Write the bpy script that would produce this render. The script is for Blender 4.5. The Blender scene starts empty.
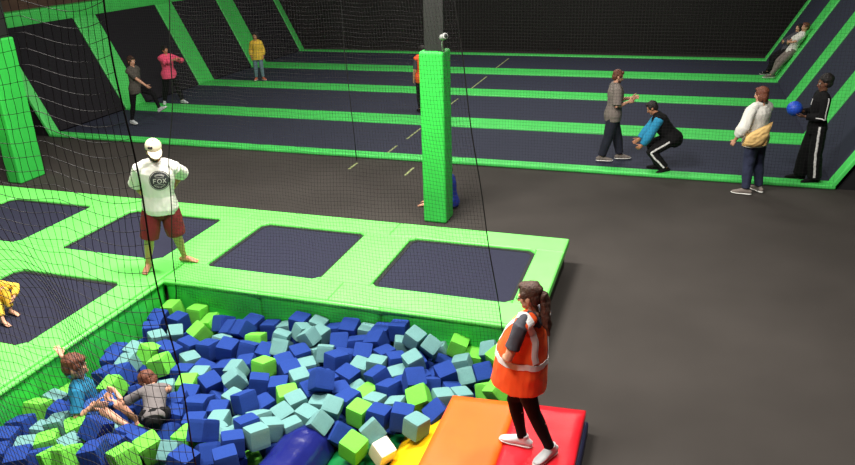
import bpy, bmesh, math, random
from mathutils import Vector, Matrix, Euler, Quaternion, noise
from mathutils.bvhtree import BVHTree

SC = bpy.context.scene
COL = SC.collection
rnd = random.Random(7)
V = Vector

# ------------------------------------------------------------------ materials
def srgb(r, g, b):
    f = lambda c: (c / 255 / 12.92) if c / 255 <= .04045 else ((c / 255 + .055) / 1.055) ** 2.4
    return (f(r), f(g), f(b), 1)

def mat(name, rgb, rough=.6, var=.0, vscale=8, bump=0, bscale=40, spec=.5, sheen=0, two=None, coat=0):
    m = bpy.data.materials.new(name)
    m.use_nodes = True
    nt = m.node_tree
    b = nt.nodes['Principled BSDF']
    b.inputs['Roughness'].default_value = rough
    b.inputs['Specular IOR Level'].default_value = spec
    b.inputs['Sheen Weight'].default_value = sheen
    b.inputs['Coat Weight'].default_value = coat
    c = srgb(*rgb)
    b.inputs['Base Color'].default_value = c
    tc = nt.nodes.new('ShaderNodeTexCoord')
    if var or two:
        n = nt.nodes.new('ShaderNodeTexNoise')
        n.inputs['Scale'].default_value = vscale
        n.inputs['Detail'].default_value = 4
        r = nt.nodes.new('ShaderNodeValToRGB')
        c2 = srgb(*two) if two else c
        lo = tuple(max(0, v * (1 - var)) for v in c2[:3]) + (1,)
        hi = tuple(min(1, v * (1 + var)) for v in c[:3]) + (1,)
        r.color_ramp.elements[0].position = .3
        r.color_ramp.elements[1].position = .7
        r.color_ramp.elements[0].color = lo
        r.color_ramp.elements[1].color = hi
        nt.links.new(tc.outputs['Object'], n.inputs['Vector'])
        nt.links.new(n.outputs['Fac'], r.inputs['Fac'])
        nt.links.new(r.outputs['Color'], b.inputs['Base Color'])
    if bump:
        n = nt.nodes.new('ShaderNodeTexNoise')
        n.inputs['Scale'].default_value = bscale
        n.inputs['Detail'].default_value = 3
        bp = nt.nodes.new('ShaderNodeBump')
        bp.inputs['Strength'].default_value = bump
        bp.inputs['Distance'].default_value = .02
        nt.links.new(tc.outputs['Object'], n.inputs['Vector'])
        nt.links.new(n.outputs['Fac'], bp.inputs['Height'])
        nt.links.new(bp.outputs['Normal'], b.inputs['Normal'])
    return m

M = {}
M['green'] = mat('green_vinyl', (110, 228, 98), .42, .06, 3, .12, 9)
M['green_far'] = mat('court_green_vinyl', (78, 214, 98), .45, .08, 3, .12, 9)
M['green_col'] = mat('column_green_vinyl', (54, 192, 74), .45, .08, 3, .12, 9)
M['slope'] = mat('shaded_slope_bed', (27, 25, 31), .85, .12, 50, .2, 200, .3)  # left court slopes: shade of the steep unlit side put into the bed colour
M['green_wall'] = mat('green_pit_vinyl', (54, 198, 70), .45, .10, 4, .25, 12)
M['bed'] = mat('woven_trampoline_bed', (42, 43, 59), .85, .12, 60, .2, 300, .12)
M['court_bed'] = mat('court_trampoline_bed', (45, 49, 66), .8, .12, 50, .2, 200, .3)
M['black_edge'] = mat('black_edging', (14, 14, 18), .7)
M['foam_blue'] = mat('blue_foam', (31, 60, 134), .9, .08, 12, .2, 120, .2)
M['foam_teal'] = mat('pale_teal_foam', (104, 150, 149), .9, .06, 12, .2, 120, .2)
M['foam_green'] = mat('lime_foam', (110, 204, 70), .9, .07, 12, .2, 120, .2)
M['foam_white'] = mat('white_foam', (228, 218, 196), .9, .05, 12, .2, 120, .2)
M['floor'] = mat('dark_carpet', (58, 54, 51), .85, .08, .7, .25, 180, .25, two=(54, 50, 47))
M['wall'] = mat('dark_wall_paint', (22, 20, 18), .9, .15, .7)
M['wall_brown'] = mat('brown_black_wall', (98, 76, 62), .9, .25, 1.5)
M['ceiling'] = mat('black_ceiling', (24, 24, 24), .95, .1, 1)
M['net'] = mat('black_net_cord', (30, 27, 30), .8)
M['net_grey'] = mat('grey_net_cord', (31, 29, 27), .8)
M['rope'] = mat('black_rope', (12, 12, 13), .8, .2, 90)
M['steel'] = mat('black_painted_steel', (26, 25, 25), .6, .1, 6)
M['grey_metal'] = mat('pale_grey_plastic', (150, 152, 150), .5, .05, 20)
M['tape'] = mat('yellow_green_tape', (150, 162, 108), .7, .08, 20)
M['m_red'] = mat('red_vinyl', (212, 24, 40), .36, .05, 5, .22, 7, .5)
M['m_orange'] = mat('orange_vinyl', (250, 98, 22), .38, .05, 5, .16, 6, .5)
M['m_yellow'] = mat('yellow_vinyl', (246, 190, 14), .38, .05, 5, .2, 7)
M['m_green'] = mat('deep_green_vinyl', (16, 112, 56), .3, .08, 5, .25, 8)
M['m_blue'] = mat('navy_vinyl', (26, 32, 104), .22, .08, 5, .3, 8)
M['m_under'] = mat('navy_mat_vinyl', (22, 26, 70), .5, .08, 5)
M['skin'] = mat('light_skin', (206, 152, 124), .55, .06, 14, .08, 60)
M['skin_tan'] = mat('tanned_skin', (186, 128, 96), .55, .06, 14, .08, 60)
M['skin_dark'] = mat('dark_skin', (108, 70, 52), .5, .06, 14, .08, 60)
M['lip'] = mat('lips', (158, 84, 76), .5, .05, 20)
M['eye'] = mat('eye_white', (226, 222, 214), .3, .02, 20)
M['iris'] = mat('dark_iris', (34, 24, 20), .3, .05, 50)
M['brown_hair'] = mat('brown_hair', (66, 40, 28), .6, .3, 40, .5, 90)
M['auburn_hair'] = mat('reddish_brown_hair', (104, 56, 36), .6, .3, 40, .5, 90)
M['dark_hair'] = mat('near_black_hair', (26, 19, 17), .6, .3, 40, .5, 90)
M['white_cloth'] = mat('white_cotton', (222, 220, 212), .85, .03, 10, .3, 14)
M['maroon'] = mat('dark_red_cloth', (120, 20, 32), .8, .08, 10, .3, 16)
M['cap'] = mat('beige_cap_cloth', (196, 184, 160), .85, .05, 20, .1, 60)
M['hivis'] = mat('orange_safety_fabric', (255, 96, 38), .6, .04, 10, .2, 12)
M['silver'] = mat('silver_reflective_tape', (226, 226, 224), .35, .03, 40)
M['charcoal'] = mat('charcoal_cotton', (66, 66, 74), .85, .08, 12, .3, 16)
M['black_cloth'] = mat('black_stretch_cloth', (13, 13, 15), .85, .1, 14, .2, 20, .2)
M['shoe_white'] = mat('pale_grey_sneaker', (206, 212, 214), .55, .06, 30, .15, 60)
M['shoe_sole'] = mat('white_rubber_sole', (236, 236, 232), .5, .03, 30)
M['shoe_mint'] = mat('mint_shoe_trim', (140, 214, 204), .5, .03, 30)
M['teal_cloth'] = mat('teal_shirt_cloth', (22, 116, 156), .85, .08, 12, .3, 18)
M['blue_cloth'] = mat('blue_shorts_cloth', (30, 82, 158), .8, .2, 18, .3, 18)
M['grey_cloth'] = mat('grey_shirt_cloth', (104, 98, 98), .85, .08, 12, .3, 18)
M['yellow_cloth'] = mat('yellow_cloth', (232, 190, 62), .8, .12, 18, .3, 18)
M['pink'] = mat('hot_pink_cloth', (244, 84, 122), .8, .05, 12, .3, 16)
M['darkgrey_cloth'] = mat('dark_olive_grey_cloth', (76, 70, 64), .85, .08, 12, .3, 16)
M['jeans'] = mat('dark_denim', (44, 50, 76), .85, .15, 22, .2, 30)
M['navy_cloth'] = mat('navy_trouser_cloth', (28, 30, 48), .85, .1, 14, .25, 18)
M['jeans_pale'] = mat('pale_denim', (110, 134, 150), .85, .15, 22, .2, 30)
M['taupe'] = mat('grey_taupe_cloth', (122, 112, 106), .85, .08, 14, .25, 18)
M['teal_sleeve'] = mat('bright_teal_sleeve_cloth', (36, 142, 186), .8, .08, 12, .25, 18)
M['tan_cloth'] = mat('pale_yellow_cloth', (226, 188, 120), .8, .08, 12, .3, 14)
M['ball'] = mat('blue_rubber', (32, 80, 200), .5, .05, 10, .1, 60)
M['orange_shoe'] = mat('coral_shoe', (206, 112, 88), .6, .08, 20)
M['blue_shirt'] = mat('royal_blue_cloth', (34, 60, 170), .8, .1, 12, .3, 16)
M['logo_dark'] = mat('dark_shirt_print', (50, 50, 54), .85, .05, 30)
M['logo_light'] = mat('pale_shirt_print', (190, 188, 182), .85, .05, 30)
M['dark_glass'] = mat('black_glasses_plastic', (16, 14, 14), .35)

# ------------------------------------------------------------------ linking and tagging
def link(o, parent=None):
    COL.objects.link(o)
    if parent:
        o.parent = parent
    return o

def meshobj(name, bm, m, parent=None, smooth=False, loc=None):
    me = bpy.data.meshes.new(name)
    bmesh.ops.recalc_face_normals(bm, faces=bm.faces)
    bm.to_mesh(me)
    bm.free()
    for x in (m if isinstance(m, (list, tuple)) else [m]):
        me.materials.append(x)
    if smooth:
        for p in me.polygons:
            p.use_smooth = True
    o = bpy.data.objects.new(name, me)
    if loc is not None:
        o.location = loc
    return link(o, parent)

def tag(o, label, cat, group=None, kind=None):
    o['label'] = label
    o['category'] = cat
    if group:
        o['group'] = group
    if kind:
        o['kind'] = kind
    return o

def thing(name, label, cat, loc=(0, 0, 0), group=None, kind=None):
    o = bpy.data.objects.new(name, None)
    o.location = loc
    o.empty_display_size = .1
    link(o)
    return tag(o, label, cat, group, kind)

def struct(name, bm, m):
    o = meshobj(name, bm, m)
    o['kind'] = 'structure'
    return o

# ------------------------------------------------------------------ shapes
def add_box(bm, lo, hi, bevel=0, seg=2):
    c = (V(lo) + V(hi)) / 2
    s = V(hi) - V(lo)
    r = bmesh.ops.create_cube(bm, size=1, matrix=Matrix.Translation(c) @ Matrix.Diagonal((*s, 1)))
    if bevel:
        es = list({e for v in r['verts'] for e in v.link_edges})
        bmesh.ops.bevel(bm, geom=es, offset=bevel, segments=seg, profile=.5, affect='EDGES')

def add_prism(bm, poly, z0, z1, bevel=0):
    vs = [bm.verts.new((x, y, z0)) for x, y in poly]
    f = bm.faces.new(vs)
    r = bmesh.ops.extrude_face_region(bm, geom=[f])
    nv = [v for v in r['geom'] if isinstance(v, bmesh.types.BMVert)]
    for v in nv:
        v.co.z = z1
    if bevel:
        es = list({e for v in nv for e in v.link_edges if all(w in nv for w in e.verts)})
        bmesh.ops.bevel(bm, geom=es, offset=bevel, segments=3, profile=.5, affect='EDGES')

def add_slab(bm, a, b, c, d, t, bevel=.03):
    """slab on the quad a b c d, thickness t along its normal"""
    a, b, c, d = map(V, (a, b, c, d))
    n = (b - a).cross(d - a).normalized() * t
    lo = [bm.verts.new(p) for p in (a, b, c, d)]
    hi = [bm.verts.new(p + n) for p in (a, b, c, d)]
    bm.faces.new(lo[::-1])
    bm.faces.new(hi)
    for i in range(4):
        j = (i + 1) % 4
        bm.faces.new((lo[i], lo[j], hi[j], hi[i]))
    if bevel:
        es = [e for e in {e for v in hi for e in v.link_edges} if all(w in hi for w in e.verts)]
        bmesh.ops.bevel(bm, geom=es, offset=bevel, segments=3, profile=.5, affect='EDGES')

def add_ell(bm, c, r, rot=None, u=16, v=12):
    mtx = Matrix.Translation(V(c)) @ (rot.to_4x4() if rot else Matrix()) @ Matrix.Diagonal((*r, 1))
    bmesh.ops.create_uvsphere(bm, u_segments=u, v_segments=v, radius=1, matrix=mtx)

def add_tube(bm, pts, secs, side=None, n=14, round0=0., round1=0.):
    """closed tube; secs = (half width along side, half width across) or radius per point"""
    pts = [V(p) for p in pts]
    secs = [(s, s) if not isinstance(s, (tuple, list)) else s for s in secs]
    k = len(pts)
    tang = []
    for i in range(k):
        t = pts[min(k - 1, i + 1)] - pts[max(0, i - 1)]
        tang.append(t.normalized() if t.length > 1e-9 else V((0, 0, 1)))
    sides = side if isinstance(side, list) else [side] * k
    if sides[0] is None:
        s = V((1, 0, 0)) if abs(tang[0].x) < .8 else V((0, 1, 0))
        sides = [s] * k
    P, S, T, D = [], [], [], []
    def push(p, s, t, d):
        P.append(p); S.append(s); T.append(t); D.append(d)
    if round0:
        m = min(secs[0])
        for q in (.25, .6):
            c = math.sqrt(1 - (1 - q) ** 2)
            push(pts[0] - tang[0] * m * round0 * (1 - q), (secs[0][0] * c, secs[0][1] * c), tang[0], sides[0])
    for i in range(k):
        push(pts[i], secs[i], tang[i], sides[i])
    if round1:
        m = min(secs[-1])
        for q in (.6, .25):
            c = math.sqrt(1 - (1 - q) ** 2)
            push(pts[-1] + tang[-1] * m * round1 * (1 - q), (secs[-1][0] * c, secs[-1][1] * c), tang[-1], sides[-1])
    rings = []
    ps = None
    for p, s, t, d in zip(P, S, T, D):
        d = V(d)
        a = d - t * d.dot(t)
        if a.length < 1e-4:
            a = ps if ps is not None else t.orthogonal()
        a.normalize()
        ps = a
        b = t.cross(a)
        rings.append([bm.verts.new(p + a * (s[0] * math.cos(x)) + b * (s[1] * math.sin(x))) for x in [2 * math.pi * j / n for j in range(n)]])
    for r0, r1 in zip(rings, rings[1:]):
        for j in range(n):
            bm.faces.new((r0[j], r0[(j + 1) % n], r1[(j + 1) % n], r1[j]))
    bm.faces.new(rings[0][::-1])
    bm.faces.new(rings[-1])

def remesh(name, bm, m, voxel, parent, smooth=2, wrinkle=0, wscale=7., origin=None, fac=.5):
    """one continuous skin over the closed pieces in bm"""
    bmesh.ops.recalc_face_normals(bm, faces=bm.faces)
    me = bpy.data.meshes.new(name + '_raw')
    bm.to_mesh(me)
    bm.free()
    o = bpy.data.objects.new(name + '_raw', me)
    COL.objects.link(o)
    md = o.modifiers.new('r', 'REMESH')
    md.mode = 'VOXEL'
    md.voxel_size = voxel
    if smooth:
        ms = o.modifiers.new('s', 'SMOOTH')
        ms.factor = fac
        ms.iterations = smooth
    dg = bpy.context.evaluated_depsgraph_get()
    out = bpy.data.meshes.new_from_object(o.evaluated_get(dg))
    bpy.data.objects.remove(o)
    bpy.data.meshes.remove(me)
    out.name = name
    if wrinkle:
        off = V((rnd.uniform(0, 50), rnd.uniform(0, 50), rnd.uniform(0, 50)))
        nrm = [v.normal.copy() for v in out.vertices]
        for v, nn in zip(out.vertices, nrm):
            p = v.co
            q = V((p.x * wscale, p.y * wscale, p.z * wscale * .55)) + off
            v.co = p + nn * (wrinkle * (noise.noise(q) + .5 * noise.noise(q * 2.3)))
    for p in out.polygons:
        p.use_smooth = True
    out.materials.clear()
    out.materials.append(m)
    ob = bpy.data.objects.new(name, out)
    return link(ob, parent)

def bvh_of(o):
    me = o.data
    return BVHTree.FromPolygons([v.co.copy() for v in me.vertices], [tuple(p.vertices) for p in me.polygons])

def ribbon(name, surf, guide, width, m, parent, off=.005, n=40, thick=.003, closed=False, wdir=None):
    """a strip of tape lying on the surface mesh along the guide points"""
    t = bvh_of(surf) if not isinstance(surf, BVHTree) else surf
    g = [V(p) for p in guide]
    if closed:
        g = g + [g[0]]
    ls = [0]
    for a, b in zip(g, g[1:]):
        ls.append(ls[-1] + (b - a).length)
    pts, nor = [], []
    for i in range(n + 1):
        d = ls[-1] * i / n
        k = max(j for j in range(len(g) - 1) if ls[j] <= d + 1e-9)
        f = (d - ls[k]) / max(1e-9, ls[k + 1] - ls[k])
        p, nn, _, _ = t.find_nearest(g[k].lerp(g[k + 1], min(1, f)))
        pts.append(p)
        nor.append(nn)
    bm = bmesh.new()
    rows = []
    for i in range(n + 1):
        a = pts[max(0, i - 1)] if not (closed and i in (0, n)) else pts[n - 1]
        b = pts[min(n, i + 1)] if not (closed and i in (0, n)) else pts[1]
        tg = (b - a).normalized()
        w = (V(wdir) if wdir is not None else nor[i].cross(tg)).normalized()
        row = []
        for s in (-1, -.33, .33, 1):
            q = pts[i] + w * (s * width / 2)
            qq, nn, _, _ = t.find_nearest(q)
            if (qq - q).length > width * .6:
                qq, nn = q, nor[i]
            row.append((bm.verts.new(qq + nn * off), bm.verts.new(qq + nn * (off - thick))))
        rows.append(row)
    for r0, r1 in zip(rows, rows[1:]):
        for j in range(3):
            bm.faces.new((r0[j][0], r0[j + 1][0], r1[j + 1][0], r1[j][0]))
            bm.faces.new((r0[j][1], r1[j][1], r1[j + 1][1], r0[j + 1][1]))
        bm.faces.new((r0[0][0], r1[0][0], r1[0][1], r0[0][1]))
        bm.faces.new((r0[3][0], r0[3][1], r1[3][1], r1[3][0]))
    return meshobj(name, bm, m, parent, False)

def strands(name, lines, r, m, parent=None, sides=4):
    """many cords, each a thin prism along its polyline; one mesh of net"""
    vs, fs = [], []
    for pts in lines:
        k = len(pts)
        base = len(vs)
        for i in range(k):
            t = (V(pts[min(k - 1, i + 1)]) - V(pts[max(0, i - 1)])).normalized()
            a = t.orthogonal().normalized() if abs(t.z) > .99 else t.cross(V((0, 0, 1))).normalized()
            b = t.cross(a)
            for j in range(sides):
                x = 2 * math.pi * (j + .5) / sides
                vs.append(V(pts[i]) + a * (r * math.cos(x)) + b * (r * math.sin(x)))
        for i in range(k - 1):
            for j in range(sides):
                p = base + i * sides
                fs.append((p + j, p + (j + 1) % sides, p + sides + (j + 1) % sides, p + sides + j))
    me = bpy.data.meshes.new(name)
    me.from_pydata([tuple(v) for v in vs], [], fs)
    me.materials.append(m)
    o = bpy.data.objects.new(name, me)
    return link(o, parent)

# ------------------------------------------------------------------ people
def ik(a, b, l1, l2, pole):
    d = b - a
    L = min(max(d.length, abs(l1 - l2) + .01), (l1 + l2) * .9985)
    u = d.normalized()
    x = (l1 * l1 - l2 * l2 + L * L) / (2 * L)
    h = math.sqrt(max(0, l1 * l1 - x * x))
    p = V(pole) - u * V(pole).dot(u)
    p = p.normalized() if p.length > 1e-5 else u.orthogonal().normalized()
    return a + u * x + p * h, a + u * L

class Person:
    """base: ground point (object origin). All pose points are in world space."""
    def __init__(s, label, base, h, face, pelvis=None, spine=(0, 0, 1), chest=None, gaze=None, neck=None,
                 feet=None, toes=None, knees=None, hands=None, elbows=None, handdir=None, skin='skin', build=1., female=False,
                 child=False, voxel=.008, curl=.35, group=None, hair='brown_hair', cat='person', foot_pitch=(0, 0), palm=None):
        s.h, s.k, s.vox = h, h / 1.75, voxel
        k = s.k
        s.base = V(base)
        f = V((*face, 0)).normalized()
        s.f = f
        s.rt = V((f.y, -f.x, 0))
        up = V((0, 0, 1))
        s.root = thing('person', label, cat, s.base, group)
        s.P = V(pelvis) if pelvis else s.base + up * (.93 * k)
        c = V((*(chest or face), 0)).normalized()
        s.cf = c
        sp = V(spine).normalized()
        s.sp = sp
        s.crt = c.cross(V((0, 0, 1)))
        s.crt = (s.crt - sp * s.crt.dot(sp)).normalized()
        s.cfw = sp.cross(s.crt).normalized()
        s.N = s.P + sp * ((.545 if not child else .52) * k)
        hs = 1.0 if not child else 1.28
        s.hs = hs * k
        nk = V(neck).normalized() if neck else (sp + V((0, 0, .6))).normalized()
        s.nk = nk
        s.H = s.N + nk * (.062 * k + .095 * s.hs)
        g = V(gaze or (*c[:2], -.05)).normalized()
        hx = g.cross(up if abs(g.z) < .95 else c)
        hx.normalize()
        hz = hx.cross(g)
        s.HM = Matrix((hx, g, hz)).transposed()      # columns: right, forward, up of the head
        sw = (.172 if female else .188) * k * (build * .5 + .5) * (.92 if child else 1)
        s.SH = {i: s.N - sp * (.070 * k) + s.crt * (sw * i) for i in (-1, 1)}
        pr = s.rt
        s.HP = {i: s.P + pr * (.092 * k * i) - up * (.0 * k) for i in (-1, 1)}
        s.ua, s.fa, s.th, s.sh, s.ah = .295 * k, .255 * k, .44 * k, .425 * k, .075 * k
        feet = feet or {i: s.base + s.rt * (.1 * k * i) for i in (-1, 1)}
        s.T, s.K, s.A, s.TD = {}, {}, {}, {}
        s.fp = dict(zip((-1, 1), foot_pitch))
        for i in (-1, 1):
            an = V(feet[i]) + up * s.ah
            kp = V(knees) if knees else f
            s.K[i], s.A[i] = ik(s.HP[i], an, s.th, s.sh, kp)
            td = V((toes or {}).get(i, f)).normalized()
            s.TD[i] = td
        s.E, s.W, s.HD = {}, {}, {}
        hands = hands or {i: s.SH[i] - sp * (.53 * k) + s.crt * (.06 * k * i) + s.cfw * .05 * k for i in (-1, 1)}
        for i in (-1, 1):
            ep = V((elbows or {}).get(i, s.crt * (.5 * i) - s.cfw))
            s.E[i], s.W[i] = ik(s.SH[i], V(hands[i]), s.ua, s.fa, ep)
            s.HD[i] = V((handdir or {}).get(i, s.W[i] - s.E[i])).normalized()
        s.palm = palm or {}
        s.b, s.fem, s.child, s.curl = build, female, child, curl
        s.skin = M[skin]
        s.body()

    def loc(s, p):
        return V(p) - s.base

    def ring_axis(s, t):
        r = (s.rt.lerp(s.crt, min(1, max(0, t)))).normalized()
        return r

    TOR = [(-.20, .075, .085), (-.12, .135, .108), (-.02, .165, .118), (.10, .160, .112), (.30, .140, .102), (.50, .150, .110),
           (.66, .166, .116), (.80, .168, .112), (.90, .142, .092), (.965, .092, .070), (1.03, .060, .060)]

    def torso_rings(s, t0, t1, grow=0., extra=None):
        k = s.k
        L = (s.N - s.P).length
        out = []
        for (t, a, b) in s.TOR:
            if s.fem:
                a = a * (1.06 if t < .15 else .93 if t > .25 else 1)
            if s.child:
                a, b = a * .92, b * .98
            out.append((t, a * s.b * k, b * s.b * k))
        def at(t):
            for (ta, aa, ba), (tb, ab, bb) in zip(out, out[1:]):
                if t <= tb:
                    f = max(0, (t - ta) / (tb - ta))
                    return aa + (ab - aa) * f, ba + (bb - ba) * f
            return out[-1][1:]
        ts = sorted({t0, t1} | {t for t, _, _ in out if t0 < t < t1})
        pts, secs, sd = [], [], []
        for t in ts:
            a, b = at(t)
            ex = extra(t) if extra else (0, 0)
            sway = .022 * k * math.sin(max(0, min(1, t)) * math.pi)
            pts.append(s.loc(s.P + s.sp * (L * t) + s.cfw * sway + s.cfw * ex[1] * .6))
            secs.append((a + grow + ex[0], b + grow + abs(ex[1])))
            sd.append(s.ring_axis(t))
        return pts, secs, sd

    def body(s):
        k, bm = s.k, bmesh.new()
        L = s.loc
        p, q, d = s.torso_rings(-.20, 1.03)
        add_tube(bm, p, q, d, 20, .8, .5)
        # neck and head
        nr = (.050 if s.fem or s.child else .058) * k
        add_tube(bm, [L(s.N - s.nk * .05 * k), L(s.N + s.nk * .03 * k), L(s.H)], [nr * 1.15, nr, nr], None, 14)
        hs = s.hs
        R = s.HM
        def hp(x, y, z):
            return L(s.H + R @ V((x * hs, y * hs, z * hs)))
        add_ell(bm, hp(0, -.012, .032), (.076 * hs, .096 * hs, .088 * hs), R)
        add_ell(bm, hp(0, .018, -.03), (.062 * hs, .074 * hs, .083 * hs), R)
        add_ell(bm, hp(0, .056, -.088), (.033 * hs, .030 * hs, .024 * hs), R)
        add_tube(bm, [hp(0, .080, .012), hp(0, .096, -.012), hp(0, .104, -.034)], [.008 * hs, .010 * hs, .014 * hs], R @ V((1, 0, 0)), 8, 1, 1)
        for i in (-1, 1):
            add_ell(bm, hp(.078 * i, -.004, -.008), (.011 * hs, .022 * hs, .032 * hs), R, 10, 8)
            add_ell(bm, hp(.030 * i, .076, .022), (.026 * hs, .012 * hs, .009 * hs), R, 10, 8)
        for i in (-1, 1):
            add_tube(bm, [L(s.N - s.sp * .005 * k), L(s.SH[i].lerp(s.N, .35) + s.sp * .012 * k), L(s.SH[i])], [.05 * k, .048 * k, .046 * k], None, 12, .6, .6)
        # arms, hands
        for i in (-1, 1):
            sh, e, w = s.SH[i], s.E[i], s.W[i]
            bu = s.b ** .6
            add_ell(bm, L(sh), (.060 * k * bu,) * 3)
            add_tube(bm, [L(sh), L(sh.lerp(e, .45)), L(e), L(e.lerp(w, .3)), L(w)],
                     [.052 * k * bu, .047 * k * bu, .037 * k * bu, .038 * k * bu, .025 * k], None, 14, .6, .6)
            s.hand(bm, i)
        # legs, feet
        for i in (-1, 1):
            hpnt, kn, an = s.HP[i], s.K[i], s.A[i]
            bu = s.b ** .7
            cb = (-V(s.f)) * .012 * k
            add_tube(bm, [L(hpnt), L(hpnt.lerp(kn, .4)), L(kn), L(kn.lerp(an, .3) + cb), L(an.lerp(kn, .12)), L(an)],
                     [.090 * k * bu, .078 * k * bu, .054 * k * bu, .054 * k * bu, .034 * k, .036 * k], None, 16, .6, .6)
            s.foot(bm, i)
        s.bodyo = remesh('body', bm, s.skin, s.vox, s.root, 2)
        # face details
        for i in (-1, 1):
            b2 = bmesh.new()
            add_ell(b2, hp(.030 * i, .0765, .004), (.0135 * hs, .009 * hs, .0085 * hs), R, 12, 8)
            nf = len(b2.faces)
            add_ell(b2, hp(.030 * i, .083, .004), (.0065 * hs, .0042 * hs, .0065 * hs), R, 10, 8)
            b2.faces.ensure_lookup_table()
            for ff in b2.faces[nf:]:
                ff.material_index = 1
            meshobj('eye', b2, [M['eye'], M['iris']], s.bodyo, True)
        b2 = bmesh.new()
        add_tube(b2, [hp(-.024, .078, -.056), hp(0, .091, -.055), hp(.024, .078, -.056)], [(.003 * hs, .003 * hs), (.007 * hs, .006 * hs), (.003 * hs, .003 * hs)], R @ V((0, 0, 1)), 8, 1, 1)
        meshobj('lips', b2, M['lip'], s.bodyo, True)
        s.hp = hp

    def hand(s, bm, i):
        k, L = s.k * (1.0 if not s.child else 1.05), s.loc
        w, d = s.W[i], s.HD[i]
        pn = V(s.palm.get(i, -s.crt * i))
        pn = pn - d * pn.dot(d)
        pn = pn.normalized() if pn.length > 1e-4 else d.orthogonal().normalized()
        wd = d.cross(pn).normalized() * (1 if i > 0 else -1)   # towards the thumb side
        fwd = s.cfw + V((0, 0, .3))
        if wd.dot(fwd) < 0:
            wd = -wd
        add_tube(bm, [L(w - d * .01 * k), L(w + d * .03 * k), L(w + d * .085 * k)], [(.026 * k, .016 * k), (.038 * k, .017 * k), (.041 * k, .014 * k)], wd, 12, .6, .6)
        for j, (o, ln) in enumerate(((.031, .068), (.0105, .078), (-.0105, .072), (-.031, .056))):
            p = w + d * (.078 * k) + wd * (o * k)
            dd = (d + wd * (o * 2.2)).normalized()
            pts, rs = [L(p)], [.0092 * k]
            c = s.curl * (1 + .15 * j)
            for q, fr in enumerate((.42, .32, .26)):
                dd = (dd * math.cos(c) + pn * math.sin(c)).normalized()
                p = p + dd * (ln * k * fr)
                pts.append(L(p)); rs.append((.0092 - .0009 * (q + 1)) * k)
            add_tube(bm, pts, rs, wd, 8, .8, .9)
        p = w + d * (.022 * k) + wd * (.026 * k)
        dd = (d * .75 + wd * .75 + pn * .25).normalized()
        pts, rs = [L(p)], [.013 * k]
        for ln in (.036, .030, .024):
            p = p + dd * (ln * k)
            pts.append(L(p)); rs.append(rs[-1] - .0015 * k)
            dd = (dd + d * .35 + pn * .15).normalized()
        add_tube(bm, pts, rs, pn, 8, .8, .9)

    def foot_path(s, i):
        k = s.k
        an, td = s.A[i], s.TD[i]
        tz = V((0, 0, 1))
        tdh = V((td.x, td.y, 0)).normalized()
        pit = s.fp.get(i, 0)
        dn = (tdh * math.cos(pit) - tz * math.sin(pit)).normalized()
        upv = (tz * math.cos(pit) + tdh * math.sin(pit)).normalized()
        side = tdh.cross(tz)
        low = an - upv * s.ah
        return an, dn, upv, side, low

    def foot(s, bm, i):
        k, L = s.k, s.loc
        an, d, u, side, low = s.foot_path(i)
        c = lambda a, z: L(low + d * (a * k) + u * (z * k))
        add_tube(bm, [c(-.055, .034), c(-.01, .045), c(.06, .042), (c(.12, .026)), c(.165, .017)],
                 [(.027 * k, .030 * k), (.033 * k, .043 * k), (.036 * k, .040 * k), (.042 * k, .024 * k), (.036 * k, .014 * k)], side, 14, .9, .5)
        add_tube(bm, [L(an), c(0, .04)], [.036 * k, .036 * k], side, 12)
        for j, (o, ln) in enumerate(((-.026, .03), (-.009, .026), (.005, .023), (.018, .019), (.029, .014))):
            o = o * (1 if i > 0 else -1)
            p0 = low + d * (.16 * k) + u * (.013 * k) + side * (o * k)
            r = (.0115 if j == 0 else .0085) * k
            add_tube(bm, [L(p0), L(p0 + d * (ln * k))], [r, r * .9], side, 8, .8, .9)

    # -------------------------------------------------------------- clothing
    def top(s, m, name='shirt', sleeve=.9, hem=-.22, grow=.012, loose=.02, extra=None, vox=None, wrinkle=.006, sleeve_m=None, neck=.985, flare=.02):
        """sleeve counts from shoulder: 1 = elbow, 2 = wrist"""
        k, L, bm = s.k, s.loc, bmesh.new()
        def ex(t):
            e = extra(t) if extra else (0, 0)
            low = max(0, .35 - t)
            return (e[0] + flare * k * low / .5, e[1] + (flare * k * low / .5 if e[1] >= 0 else 0))
        p, q, d = s.torso_rings(hem, neck, grow * k, ex)
        if hem < -.05:   # keep the hem wide: the crotch taper belongs to the body
            qn = []
            for (a, b), pp in zip(q, p):
                qn.append((max(a, (.165 * s.b * (1.05 if s.fem else 1) + grow) * k) if pp.z < L(s.P).z + .01 and abs(s.sp.z) > .8 else a,
                           max(b, (.118 * s.b + grow) * k) if pp.z < L(s.P).z + .01 and abs(s.sp.z) > .8 else b))
            q = qn
        add_tube(bm, p, q, d, 24)
        for i in (-1, 1):      # shoulder slope of the garment
            add_tube(bm, [L(s.N - s.sp * .012 * k), L(s.SH[i].lerp(s.N, .35) + s.sp * .022 * k), L(s.SH[i])], [(.055 + grow) * k, (.052 + grow) * k, (.052 + grow) * k * s.b ** .5], None, 14, .6, .6)
        tubes = []
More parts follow.
